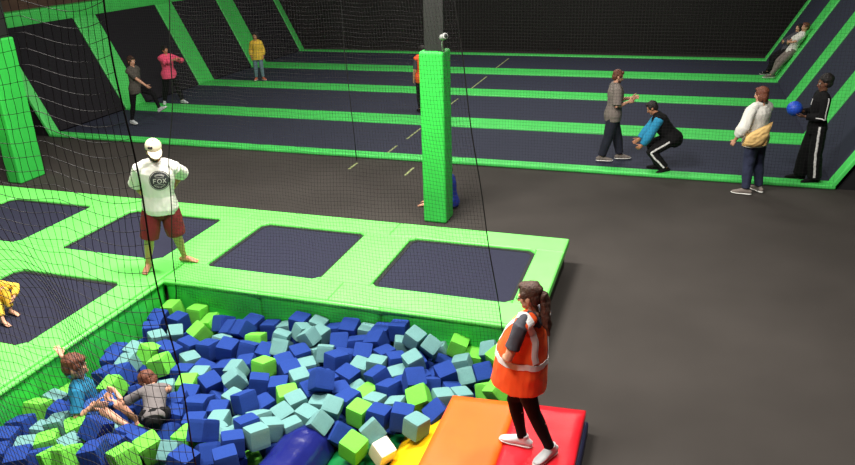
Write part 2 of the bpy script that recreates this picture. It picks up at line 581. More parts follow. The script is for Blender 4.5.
        if sleeve > 0:
            bu = s.b ** .6
            for i in (-1, 1):
                sh, e, w = s.SH[i], s.E[i], s.W[i]
                inn = sh - s.crt * (.07 * k * i) + s.sp * .0 * k
                pts = [L(inn), L(sh)]
                rs = [.052 * k * bu + grow * k, .058 * k * bu + grow * k]
                lo = loose * k
                fr = [(.5, .049), (1, .041), (1.3, .042), (2, .029)]
                for t, r in fr:
                    if t < sleeve - .02:
                        pts.append(L(sh.lerp(e, t) if t <= 1 else e.lerp(w, t - 1)))
                        rs.append(r * k * bu + (grow * k * .7) + lo * min(1, t))
                t = sleeve
                r = .05 - .009 * min(1, t) - .012 * max(0, t - 1)
                pts.append(L(sh.lerp(e, t) if t <= 1 else e.lerp(w, t - 1)))
                rs.append(r * k * bu + grow * k * .7 + lo * (1 if t < 1.5 else .5))
                if sleeve_m:
                    tubes.append((i, pts, rs))
                else:
                    add_tube(bm, pts, rs, None, 16, .7)
        o = remesh(name, bm, m, vox or s.vox * 1.15, s.root, 2, wrinkle * k, 9)
        for i, pts, rs in tubes:
            b2 = bmesh.new()
            add_tube(b2, pts[1:], rs[1:], None, 16, .7)
            remesh('sleeve', b2, sleeve_m, vox or s.vox * 1.15, o, 2, wrinkle * k, 11)
        return o

    def bottom(s, m, name='trousers', length=1.93, grow=.01, loose=.012, waist=.12, vox=None, wrinkle=.006, flare=0):
        """length counts from hip: 1 = knee, 2 = ankle"""
        k, L, bm = s.k, s.loc, bmesh.new()
        p, q, d = s.torso_rings(-.16, waist, grow * k)
        add_tube(bm, p, q, d, 24, .8)
        for i in (-1, 1):
            hpn, kn, an = s.HP[i], s.K[i], s.A[i]
            bu = s.b ** .7
            pts, rs = [L(hpn + V((0, 0, .02 * k)))], [(.093 * bu + grow) * k]
            for t, r in ((.4, .080), (.8, .064), (1, .056), (1.3, .056), (1.7, .042), (1.93, .038)):
                if t < length - .02:
                    pts.append(L(hpn.lerp(kn, t) if t <= 1 else kn.lerp(an, t - 1)))
                    rs.append((r * bu + grow + loose * min(1, t * 1.3) + flare * max(0, t - 1)) * k)
            t = length
            r = .093 - .037 * min(1, t) - .018 * max(0, t - 1)
            pts.append(L(hpn.lerp(kn, t) if t <= 1 else kn.lerp(an, t - 1)))
            rs.append((r * bu + grow + loose + flare * max(0, t - 1)) * k)
            add_tube(bm, pts, rs, None, 18, .6)
        return remesh(name, bm, m, vox or s.vox * 1.15, s.root, 2, wrinkle * k, 10)

    def shoe(s, m, sole='shoe_sole', high=.075, name='shoe', trim=None):
        k, L = s.k, s.loc
        for i in (-1, 1):
            bm = bmesh.new()
            an, d, u, side, low = s.foot_path(i)
            c = lambda a, z: L(low + d * (a * k) + u * (z * k))
            add_tube(bm, [c(-.075, .042), c(-.03, .055), c(.04, .055), c(.11, .040), c(.175, .030), c(.205, .026)],
                     [(.030 * k, .034 * k), (.040 * k, .050 * k), (.043 * k, .050 * k), (.048 * k, .034 * k), (.045 * k, .024 * k), (.030 * k, .018 * k)], side, 16, .9, .7)
            add_tube(bm, [c(-.012, .05), c(-.006, high + .02)], [(.040 * k, .052 * k), (.042 * k, .05 * k)], side, 14)
            o = remesh(name, bm, M[m], s.vox, s.root, 2)
            b2 = bmesh.new()
            add_tube(b2, [c(-.092, .012), c(-.07, .010), c(-.02, .010), c(.05, .010), c(.12, .010), c(.19, .012), c(.222, .016)],
                     [(.018 * k, .011 * k), (.036 * k, .013 * k), (.041 * k, .012 * k), (.042 * k, .011 * k), (.051 * k, .011 * k), (.044 * k, .011 * k), (.02 * k, .008 * k)], side, 14, .5, .5)
            meshobj('sole', b2, M[sole], o, True)
            if trim:
                b3 = bmesh.new()
                for a in (.055, .08, .105):
                    add_tube(b3, [c(a, .088 - (a - .05) * .45) + side * (.022 * k), c(a + .004, .096 - (a - .05) * .45), c(a, .088 - (a - .05) * .45) - side * (.022 * k)], [.004 * k] * 3, d, 6)
                meshobj('laces', b3, M[trim], o, True)

    def hair(s, m, style='short', tail=None, name='hair'):
        hs, hp, R, bm = s.hs, s.hp, s.HM, bmesh.new()
        if style == 'afro':
            add_ell(bm, hp(0, -.034, .058), (.101 * hs, .108 * hs, .098 * hs), R)
            add_ell(bm, hp(0, -.055, .0), (.090 * hs, .070 * hs, .080 * hs), R)
        else:
            add_ell(bm, hp(0, -.022, .048), (.086 * hs, .100 * hs, .086 * hs), R)
            add_ell(bm, hp(0, -.052, .0), (.081 * hs, .064 * hs, .085 * hs), R)
            for i in (-1, 1):
                add_ell(bm, hp(.070 * i, .012, .03), (.018 * hs, .045 * hs, .04 * hs), R)
            if style in ('fringe', 'bob'):
                add_ell(bm, hp(0, .052, .088), (.062 * hs, .036 * hs, .028 * hs), R)
            else:
                add_ell(bm, hp(.015, .046, .096), (.055 * hs, .036 * hs, .026 * hs), R)
            if style in ('bob', 'long'):
                for i in (-1, 1):
                    add_ell(bm, hp(.066 * i, -.02, -.03), (.026 * hs, .05 * hs, .075 * hs), R)
                add_ell(bm, hp(0, -.075, -.04), (.075 * hs, .035 * hs, .08 * hs), R)
        o = remesh(name, bm, M[m], s.vox, s.root, 1, .007 * hs, 26)
        if tail:
            b2 = bmesh.new()
            pts, rs = tail
            add_tube(b2, [s.loc(p) for p in pts], rs, None, 14, .8, .8)
            remesh('ponytail', b2, M[m], s.vox, o, 1, .012, 20)
        return o

# ------------------------------------------------------------------ the hall
def setting():
    bm = bmesh.new()
    # concrete slab with the foam pit left open (x -5.95..-1.2, y 2..7)
    for lo, hi in (((-16.5, 7.0, -.1), (7, 27.8, 0)), ((-16.5, -6, -.1), (-5.95, 7.0, 0)), ((-1.2, -6, -.1), (7, 7.0, 0)), ((-5.95, -6, -.1), (-1.2, 2.0, 0))):
        add_box(bm, lo, hi)
    struct('floor', bm, M['floor'])
    bm = bmesh.new(); add_box(bm, (-6.1, 1.9, -.62), (-1.0, 7.1, -.5)); struct('floor_pit', bm, M['floor'])
    bm = bmesh.new(); add_box(bm, (-16.5, 27.8, -.1), (7, 28, 8)); struct('wall_back', bm, M['wall'])
    bm = bmesh.new(); add_box(bm, (-16.7, -6, -.1), (-16.5, 28, 8)); struct('wall_left', bm, M['wall_brown'])
    bm = bmesh.new(); add_box(bm, (7, -6, -.1), (7.2, 28, 8)); struct('wall_right', bm, M['wall'])
    bm = bmesh.new(); add_box(bm, (-16.7, -6.2, -.1), (7.2, -6, 8)); struct('wall_front', bm, M['wall'])
    bm = bmesh.new(); add_box(bm, (-16.7, -6.2, 8), (7.2, 28, 8.2)); struct('ceiling', bm, M['ceiling'])

# ------------------------------------------------------------------ raised deck with small trampolines
DZ = .40
def pad(name, poly, label, z0=.30, z1=DZ, mt='green', group='green vinyl pads of the trampoline deck', cat='pad'):
    bm = bmesh.new()
    add_prism(bm, poly, z0, z1, .022)
    return tag(meshobj(name, bm, M[mt]), label, cat, group)

def bed_poly(x0, x1, y0, y1, c):
    return [(x0 + c, y0), (x1 - c, y0), (x1, y0 + c), (x1, y1 - c), (x1 - c, y1), (x0 + c, y1), (x0, y1 - c), (x0, y0 + c)]

BEDS = [(-3.27, -1.53, 7.37, 8.92, 'small dark trampoline bed at the deck\'s free corner, nearest the woman in the orange vest'),
        (-5.58, -3.95, 7.37, 8.92, 'small dark trampoline bed in front of the green column, second from the deck\'s free end'),
        (-7.93, -6.28, 7.37, 8.92, 'small dark trampoline bed right behind the man in the white shirt'),
        (-10.33, -8.68, 7.37, 8.92, 'small dark trampoline bed in front of the far-left padded post'),
        (-7.95, -6.30, 5.10, 6.67, 'small dark trampoline bed beside the pit where the child in yellow sits')]

def deck():
    g = 'small trampolines in the green deck'
    for x0, x1, y0, y1, lb in BEDS:
        r = thing('trampoline', lb, 'trampoline', ((x0 + x1) / 2, (y0 + y1) / 2, .30), g)
        cx, cy = (x0 + x1) / 2, (y0 + y1) / 2
        bm = bmesh.new()
        add_prism(bm, [(x - cx, y - cy) for x, y in bed_poly(x0 + .035, x1 - .035, y0 + .035, y1 - .035, .08)], .0, .058)
        meshobj('jumping_bed', bm, M['bed'], r)
        bm = bmesh.new()
        o = [(x - cx, y - cy) for x, y in bed_poly(x0 + .003, x1 - .003, y0 + .003, y1 - .003, .085)]
        i_ = [(x - cx, y - cy) for x, y in bed_poly(x0 + .05, x1 - .05, y0 + .05, y1 - .05, .075)]
        for q in range(8):
            w = (q + 1) % 8
            a = [bm.verts.new((*p, z)) for p, z in ((o[q], .064), (o[w], .064), (i_[w], .064), (i_[q], .064))]
            b = [bm.verts.new((*p, z)) for p, z in ((o[q], .0), (o[w], .0), (i_[w], .0), (i_[q], .0))]
            bm.faces.new(a); bm.faces.new(b[::-1])
            for t in range(4):
                u = (t + 1) % 4
                bm.faces.new((b[t], b[u], a[u], a[t]))
        meshobj('edge_band', bm, M['black_edge'], r)
    # platform
    bm = bmesh.new()
    add_box(bm, (-12.6, 6.98, 0), (-1.22, 9.33, .30))
    add_box(bm, (-12.6, 2.0, 0), (-5.98, 6.98, .30))
    o = meshobj('deck_platform', bm, M['floor'])
    tag(o, 'low black platform carrying the green trampoline deck', 'platform')
    c = .085
    xs = [-12.6, -9.5 + 0, -6.28 - 1.0, -4.76 + 0, -1.17]
    # back border
    seams = [-12.6, -8.30, -5.93, -3.61, -1.17]
    bx = [(-10.33, -8.68), (-7.93, -6.28), (-5.58, -3.95), (-3.27, -1.53)]
    who = ['in front of the far-left padded post', 'behind the bed by the man in white', 'behind the second bed from the free end', 'at the free corner bed']
    gp = 'green vinyl pads along the back edge of the deck'
    for (sa, sb), (b0, b1), w in zip(zip(seams, seams[1:]), bx, who):
        pad('border_pad', [(sa, 9.38), (sb, 9.38), (sb, 8.92), (b1, 8.92), (b1, 8.92 - c), (b1 - c, 8.92), (b0 + c, 8.92), (b0, 8.92 - c), (b0, 8.92), (sa, 8.92)][::-1],
            'bright green pad on the deck\'s back edge ' + w, group=gp)
    # dividers
    gp = 'green vinyl pads between the deck trampolines'
    pad('divider_pad', [(-3.95, 7.37), (-3.27, 7.37), (-3.27, 8.92), (-3.95, 8.92)], 'bright green divider pad between the two beds closest to the free corner', group=gp)
    pad('divider_pad', [(-6.28, 7.37), (-5.58, 7.37), (-5.58, 8.92), (-6.28, 8.92)], 'bright green divider pad the man in white stands at', group=gp)
    pad('divider_pad', [(-8.68, 7.37), (-7.93, 7.37), (-7.93, 8.92), (-8.68, 8.92)], 'bright green divider pad between the two beds left of the man in white', group=gp)
    pad('divider_pad', [(-12.6, 7.37), (-10.33, 7.37), (-10.33, 8.92), (-12.6, 8.92)], 'bright green pad at the deck\'s far left end below the padded post', group=gp)
    # front border along the pit
    gp = 'green vinyl pads along the front of the deck'
    seams = [-5.87, -3.61, -1.17]
    for (sa, sb), (b0, b1), w in zip(zip(seams, seams[1:]), bx[2:], ['from its corner to the middle', 'behind the woman in the vest']):
        pad('border_pad', [(sa, 6.90), (sb, 6.90), (sb, 7.37), (b1, 7.37), (b1, 7.37 + c), (b1 - c, 7.37), (b0 + c, 7.37), (b0, 7.37 + c), (b0, 7.37), (sa, 7.37)],
            'bright green pad on the rim over the foam pit, ' + w, group=gp)
    b0, b1 = bx[1]
    e0, e1 = -7.95, -6.30
    pad('border_pad', [(-8.30, 6.67), (e0, 6.67), (e0, 6.67 - c), (e0 + c, 6.67), (e1 - c, 6.67), (e1, 6.67 - c), (e1, 6.67), (-5.90, 6.67), (-5.90, 7.37), (b1, 7.37), (b1, 7.37 + c), (b1 - c, 7.37), (b0 + c, 7.37), (b0, 7.37 + c), (b0, 7.37), (-8.30, 7.37)],
        'wide bright green pad between the man in white and the child\'s bed', group=gp)
    b0, b1 = bx[0]
    pad('border_pad', [(-12.6, 6.67), (-8.30, 6.67), (-8.30, 7.37), (b1, 7.37), (b1, 7.37 + c), (b1 - c, 7.37), (b0 + c, 7.37), (b0, 7.37 + c), (b0, 7.37), (-12.6, 7.37)],
        'bright green pad on the deck at the picture\'s left edge, below the far-left bed', group=gp)
    pad('border_pad', [(-1.53, 7.37), (-1.17, 7.37), (-1.17, 8.92), (-1.53, 8.92)], 'bright green end pad on the deck\'s free side, facing the open floor', group='green end pad')
    # around the child's bed
    gp = 'green vinyl pads around the bed beside the pit'
    pad('border_pad', [(-6.30, 5.10), (-5.90, 5.10), (-5.90, 6.67), (-6.30, 6.67)], 'bright green rim pad between the child\'s bed and the pit', group=gp)
    pad('border_pad', [(-12.6, 5.10), (-7.95, 5.10), (-7.95, 6.67), (-12.6, 6.67)], 'bright green pad behind the child in yellow at the picture\'s edge', group=gp)
    pad('border_pad', [(-12.6, 2.0), (-5.90, 2.0), (-5.90, 5.10), (e1, 5.10), (e1, 5.10 + c), (e1 - c, 5.10), (e0 + c, 5.10), (e0, 5.10 + c), (e0, 5.10), (-12.6, 5.10)],
        'bright green pad in front of the child in yellow, beside the teal-shirted boy', group=gp)

def cushion_wall(name, a, b, zt, zb, nrm, label, bulge, seed, group):
    """padded vertical cushion of the pit between plan points a, b; nrm points into the pit"""
    r = thing(name, label, 'wall pad', ((a[0] + b[0]) / 2, (a[1] + b[1]) / 2, zb), group, 'thing')
    base = r.location
    a, b, n = V((*a, 0)), V((*b, 0)), V((*nrm, 0))
    nu, nv = 40, 18
    bm = bmesh.new()
    g = []
    for side in (0, 1):
        rows = []
        for j in range(nv + 1):
            row = []
            for i in range(nu + 1):
                u, v = i / nu, j / nv
                p = a.lerp(b, u)
                z = zb + (zt - zb) * v
                e = min(1, min(u, 1 - u) * 14) ** .5 * min(1, min(v, 1 - v) * 9) ** .5
                off = -.03
                if side:
                    off = e * (.035 + bulge * math.sin(math.pi * u) * (1 - v) ** 1.0 * 1.6) + e * .012 * noise.noise(V((u * 9 + seed, z * 3, seed)))
                q = p + n * off
                row.append(bm.verts.new((q.x - base.x, q.y - base.y, z - base.z)))
            rows.append(row)
        g.append(rows)
    for k, rows in enumerate(g):
        for j in range(nv):
            for i in range(nu):
                bm.faces.new((rows[j][i], rows[j][i + 1], rows[j + 1][i + 1], rows[j + 1][i]))
    A, B = g
    for i in range(nu):
        bm.faces.new((A[0][i], A[0][i + 1], B[0][i + 1], B[0][i])); bm.faces.new((A[nv][i], A[nv][i + 1], B[nv][i + 1], B[nv][i]))
    for j in range(nv):
        bm.faces.new((A[j][0], A[j + 1][0], B[j + 1][0], B[j][0])); bm.faces.new((A[j][nu], A[j + 1][nu], B[j + 1][nu], B[j][nu]))
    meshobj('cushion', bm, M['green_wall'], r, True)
    bm = bmesh.new()
    d = (b - a).normalized()
    add_tube(bm, [a + d * .01 + n * .03 + V((0, 0, zt - .012)) - base, b - d * .01 + n * .03 + V((0, 0, zt - .012)) - base], [.028, .028], (0, 0, 1), 12, .5, .5)
    meshobj('rolled_edge', bm, M['green'], r, True)
    return r

def pit():
    g = 'dark green padded walls of the foam pit'
    zt, zb = .365, -.5
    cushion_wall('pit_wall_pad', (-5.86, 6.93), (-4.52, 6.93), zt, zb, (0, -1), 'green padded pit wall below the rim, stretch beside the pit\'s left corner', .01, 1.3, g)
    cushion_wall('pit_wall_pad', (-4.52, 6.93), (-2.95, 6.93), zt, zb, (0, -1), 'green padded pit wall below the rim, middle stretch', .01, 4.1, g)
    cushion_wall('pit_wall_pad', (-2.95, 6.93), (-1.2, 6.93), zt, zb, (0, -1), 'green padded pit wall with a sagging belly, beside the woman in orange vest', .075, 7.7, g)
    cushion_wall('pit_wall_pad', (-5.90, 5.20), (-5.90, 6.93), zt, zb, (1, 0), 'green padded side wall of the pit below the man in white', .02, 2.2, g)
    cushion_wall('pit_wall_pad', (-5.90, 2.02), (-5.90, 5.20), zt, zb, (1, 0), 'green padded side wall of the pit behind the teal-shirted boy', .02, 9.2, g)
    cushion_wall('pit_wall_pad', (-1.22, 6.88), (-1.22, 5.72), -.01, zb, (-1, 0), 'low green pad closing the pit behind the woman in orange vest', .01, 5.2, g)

# ------------------------------------------------------------------ rainbow mat at the pit edge
def mats():
    bm = bmesh.new()
    add_box(bm, (-1.70, 1.0, -.5), (-.468, 5.78, .13), .02)
    tag(meshobj('landing_block', bm, M['m_under']), 'navy blue mat lying under the red mat panel, only its edge showing', 'mat')
    r = thing('folding_mat', 'rainbow folding mat of red, orange, yellow, green and blue panels running into the foam pit', 'mat', (-1.7, 3.6, .13))
    base = r.location
    def panel(name, m, prof, yb, seed, th=.10, wr=.008, lab=None):
        """prof: top surface x,z from right to left; yb: back y at both ends"""
        bm = bmesh.new()
        nx, ny = 30, 44
        # resample the profile
        ls = [0]
        for (x0, z0), (x1, z1) in zip(prof, prof[1:]):
            ls.append(ls[-1] + math.hypot(x1 - x0, z1 - z0))
        def at(u):
            d = u * ls[-1]
            for i in range(len(prof) - 1):
                if d <= ls[i + 1] + 1e-9:
                    f = (d - ls[i]) / (ls[i + 1] - ls[i])
                    return prof[i][0] + f * (prof[i + 1][0] - prof[i][0]), prof[i][1] + f * (prof[i + 1][1] - prof[i][1])
        top, bot = [], []
        for i in range(nx + 1):
            u = i / nx
            x, z = at(u)
            rt, rb = [], []
            for j in range(ny + 1):
                v = j / ny
                yy = 1.6 + (yb[0] + (yb[1] - yb[0]) * u - 1.6) * v
                e = (min(1, min(u, 1 - u) * 10) * min(1, min(v, 1 - v) * 22)) ** .5
                h = wr * (noise.noise(V((x * 5 + seed, yy * 3.2, seed))) + .6 * noise.noise(V((x * 3 - yy * 9, yy * 2 + x * 7 + seed, seed)))) * e
                rt.append(bm.verts.new((x - base.x, yy - base.y, z - .022 * (1 - e) + h - base.z)))
                rb.append(bm.verts.new((x - base.x, yy - base.y, z - th - base.z)))
            top.append(rt); bot.append(rb)
        for i in range(nx):
            for j in range(ny):
                bm.faces.new((top[i][j], top[i + 1][j], top[i + 1][j + 1], top[i][j + 1]))
                bm.faces.new((bot[i][j], bot[i][j + 1], bot[i + 1][j + 1], bot[i + 1][j]))
        for i in range(nx):
            bm.faces.new((top[i][0], bot[i][0], bot[i + 1][0], top[i + 1][0])); bm.faces.new((top[i][ny], top[i + 1][ny], bot[i + 1][ny], bot[i][ny]))
        for j in range(ny):
            bm.faces.new((top[0][j], top[0][j + 1], bot[0][j + 1], bot[0][j])); bm.faces.new((top[nx][j], bot[nx][j], bot[nx][j + 1], top[nx][j + 1]))
        o = meshobj(name, bm, M[m], r, True)
        if lab:
            o['label'] = lab
        return o
    panel('mat_panel', 'm_red', [(-.50, .25), (-1.12, .25)], (5.80, 5.75), 1.1, wr=.010, lab='red panel')
    panel('mat_panel', 'm_orange', [(-1.12, .25), (-1.74, .25)], (5.75, 5.70), 3.4, wr=.006, lab='orange panel')
    panel('mat_panel', 'm_yellow', [(-1.74, .16), (-1.95, .04), (-2.14, -.10)], (5.62, 5.46), 5.2, lab='yellow panel')
    panel('mat_panel', 'm_green', [(-2.14, -.10), (-2.45, -.09), (-2.70, -.13)], (5.46, 5.24), 8.1, lab='green panel')
    panel('mat_panel', 'm_blue', [(-2.70, -.10), (-2.76, .04), (-2.85, .12), (-3.0, .13), (-3.12, .09), (-3.22, -.02), (-3.28, -.18)], (5.10, 4.98), 6.6, wr=.022, lab='navy blue panel')

# ------------------------------------------------------------------ trampoline court at the back
XL, XR = -14.05, 2.74
ROWS = [(13.83, 16.25), (17.07, 19.65), (20.45, 22.80), (23.75, 26.4)]
PADS = [(13.54, 13.83), (16.25, 17.07), (19.65, 20.45), (22.80, 23.75), (26.4, 26.75)]
CZ = .07
LT, RT = (-15.22, 2.42), (4.07, 2.44)
ORD = ['front', 'second', 'third', 'fourth', 'back']
def court():
    g = 'trampoline rows of the court'
    tapes = {0: [(-5.555, 13.86, 14.45), (-5.525, 15.0, 15.95)], 1: [(-5.552, 18.2, 19.2)], 2: [(-5.548, 20.5, 22.4)], 3: [(-5.6, 23.8, 25.8)]}
    for i, (y0, y1) in enumerate(ROWS):
        r = thing('court_trampoline', 'long dark blue trampoline row of the court, %s row from the open floor' % ['first', 'second', 'third', 'fourth'][i], 'trampoline', ((XL + XR) / 2, (y0 + y1) / 2, 0), g)
        bx, by = r.location.x, r.location.y
        bm = bmesh.new()
        add_box(bm, (XL - bx, y0 - by, 0), (XR - bx, y1 - by, CZ - .03))
        meshobj('jumping_bed', bm, M['court_bed'], r)
        for x, a, b in tapes[i]:
            bm = bmesh.new()
            add_box(bm, (x - .02 - bx, a - by, CZ - .03), (x + .02 - bx, b - by, CZ - .026))
            meshobj('line_marking', bm, M['tape'], r)
    gp = 'green floor pads of the court'
    for i, (y0, y1) in enumerate(PADS):
        lo_y = y0
        bm = bmesh.new()
        add_box(bm, (XL - .03, y0, 0), (XR + .03, y1, CZ + .005), .03, 3)
        tag(meshobj('court_pad', bm, M['green_far']), 'long green pad across the court floor, %s of five from the open floor' % ['first', 'second', 'third', 'fourth', 'fifth'][i], 'pad', gp)
    for sd, (x0, (x1, z1)), nm in ((-1, (XL, LT), 'left'), (1, (XR, RT), 'right')):
        gs = 'sloped trampolines on the court\'s %s side' % nm
        gq = 'sloped green pads on the court\'s %s side' % nm
        dx, dz = x1 - x0, z1 - CZ
        L = math.hypot(dx, dz)
        n = V((-dz * (1 if dx > 0 else -1) , 0, abs(dx))).normalized()
        for i, (y0, y1) in enumerate(ROWS):
            bm = bmesh.new()
            q = [(x0, y0, .06), (x1, y0, z1), (x1, y1, z1), (x0, y1, .06)]
            if sd < 0:
                q = q[::-1]
            add_slab(bm, *q, .03, 0)
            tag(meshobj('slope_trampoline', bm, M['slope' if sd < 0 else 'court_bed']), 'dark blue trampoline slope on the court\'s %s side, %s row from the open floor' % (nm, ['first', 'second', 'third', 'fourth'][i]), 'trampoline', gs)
        for i, (y0, y1) in enumerate(PADS):
            bm = bmesh.new()
            q = [(x0, y0, .04), (x1, y0, z1), (x1, y1, z1), (x0, y1, .04)]
            if sd < 0:
                q = q[::-1]
            add_slab(bm, *q, .07, .03)
            tag(meshobj('slope_pad', bm, M['green_far']), 'sloped green pad on the court\'s %s side, %s of five from the open floor' % (nm, ['first', 'second', 'third', 'fourth', 'fifth'][i]), 'pad', gq)
    bm = bmesh.new()
    add_box(bm, (-15.62, 14.25, 2.36), (-15.28, 26.8, 2.76), .04, 3)
    tag(meshobj('rail_pad', bm, M['green_far']), 'long green padded rail along the top of the left court slopes', 'pad')
    bm = bmesh.new()
    add_box(bm, (4.10, 13.6, 2.36), (4.45, 26.8, 2.76), .04, 3)
    tag(meshobj('rail_pad', bm, M['green_far']), 'green padded rail along the top of the right court slopes', 'pad')
    # backing frames of the slopes
    for nm, pts in (('left', [(XL - .06, .0), (LT[0] + .06 - .06, LT[1] - .14), (-15.62, LT[1] - .14), (-15.62, 0)]), ('right', [(XR + .06, 0), (RT[0] - .0, RT[1] - .14), (4.45, RT[1] - .14), (4.45, 0)])):
        bm = bmesh.new()
        vs = [[bm.verts.new((x, y, z)) for x, z in pts] for y in (13.6, 26.75)]
        bm.faces.new(vs[0]); bm.faces.new(vs[1][::-1])
        for t in range(4):
            u = (t + 1) % 4
            bm.faces.new((vs[0][t], vs[0][u], vs[1][u], vs[1][t]))
        tag(meshobj('slope_support', bm, M['black_edge']), 'black support behind the %s trampoline slopes of the court' % nm, 'support')
    for x, y0, y1, lb in ((-5.95, 12.78, 13.2, 'short yellow tape mark on the floor before the court, farther from the column'), (-4.73, 12.66, 13.15, 'short yellow tape mark on the floor before the court, closer to the column')):
        bm = bmesh.new()
        add_box(bm, (x - .02, y0, 0), (x + .02, y1, .004))
        tag(meshobj('floor_tape', bm, M['tape']), lb, 'tape', 'yellow floor tape marks')

def columns():
    r = thing('padded_column', 'black steel column with bright green padding in the middle of the hall', 'column', (-3.43, 10.65, 0), None, 'thing')
    bm = bmesh.new(); add_box(bm, (-.12, -.12, 0), (.12, .14, 8), .01); meshobj('steel_post', bm, M['steel'], r)
    bm = bmesh.new(); add_box(bm, (-.19, -.20, 0), (.19, .20, 2.68), .035, 3); meshobj('padding', bm, M['green_col'], r)
    bm = bmesh.new(); add_box(bm, (.10, -.16, 2.68), (.19, -.12, 3.9), .005); meshobj('conduit', bm, M['steel'], r)
    t = thing('surveillance_camera', 'small pale grey camera on a bracket above the green column padding', 'camera', (-3.21, 10.40, 2.80))
    bm = bmesh.new(); add_tube(bm, [(-.03, .06, -.10), (-.025, .0, .0), (.005, -.05, .07)], [.012] * 3, None, 10, .5, .5); meshobj('bracket', bm, M['grey_metal'], t, True)
    bm = bmesh.new(); add_tube(bm, [(-.01, -.03, .10), (.06, -.10, .13)], [.045, .045], None, 14, .8, .3); meshobj('housing', bm, M['grey_metal'], t, True)
    bm = bmesh.new(); add_ell(bm, (.066, -.107, .132), (.028, .028, .028)); meshobj('lens', bm, M['black_edge'], t, True)
    r = thing('padded_post', 'thick black post with bright green padding at the far left edge', 'column', (-11.98, 10.78, 0), None, 'thing')
    bm = bmesh.new(); add_box(bm, (-.12, -.28, 0), (.10, .28, 8), .01); meshobj('steel_post', bm, M['steel'], r)
    bm = bmesh.new(); add_box(bm, (-.17, -.31, 0), (.16, .31, 2.70), .03, 3); meshobj('padding', bm, M['green_col'], r)

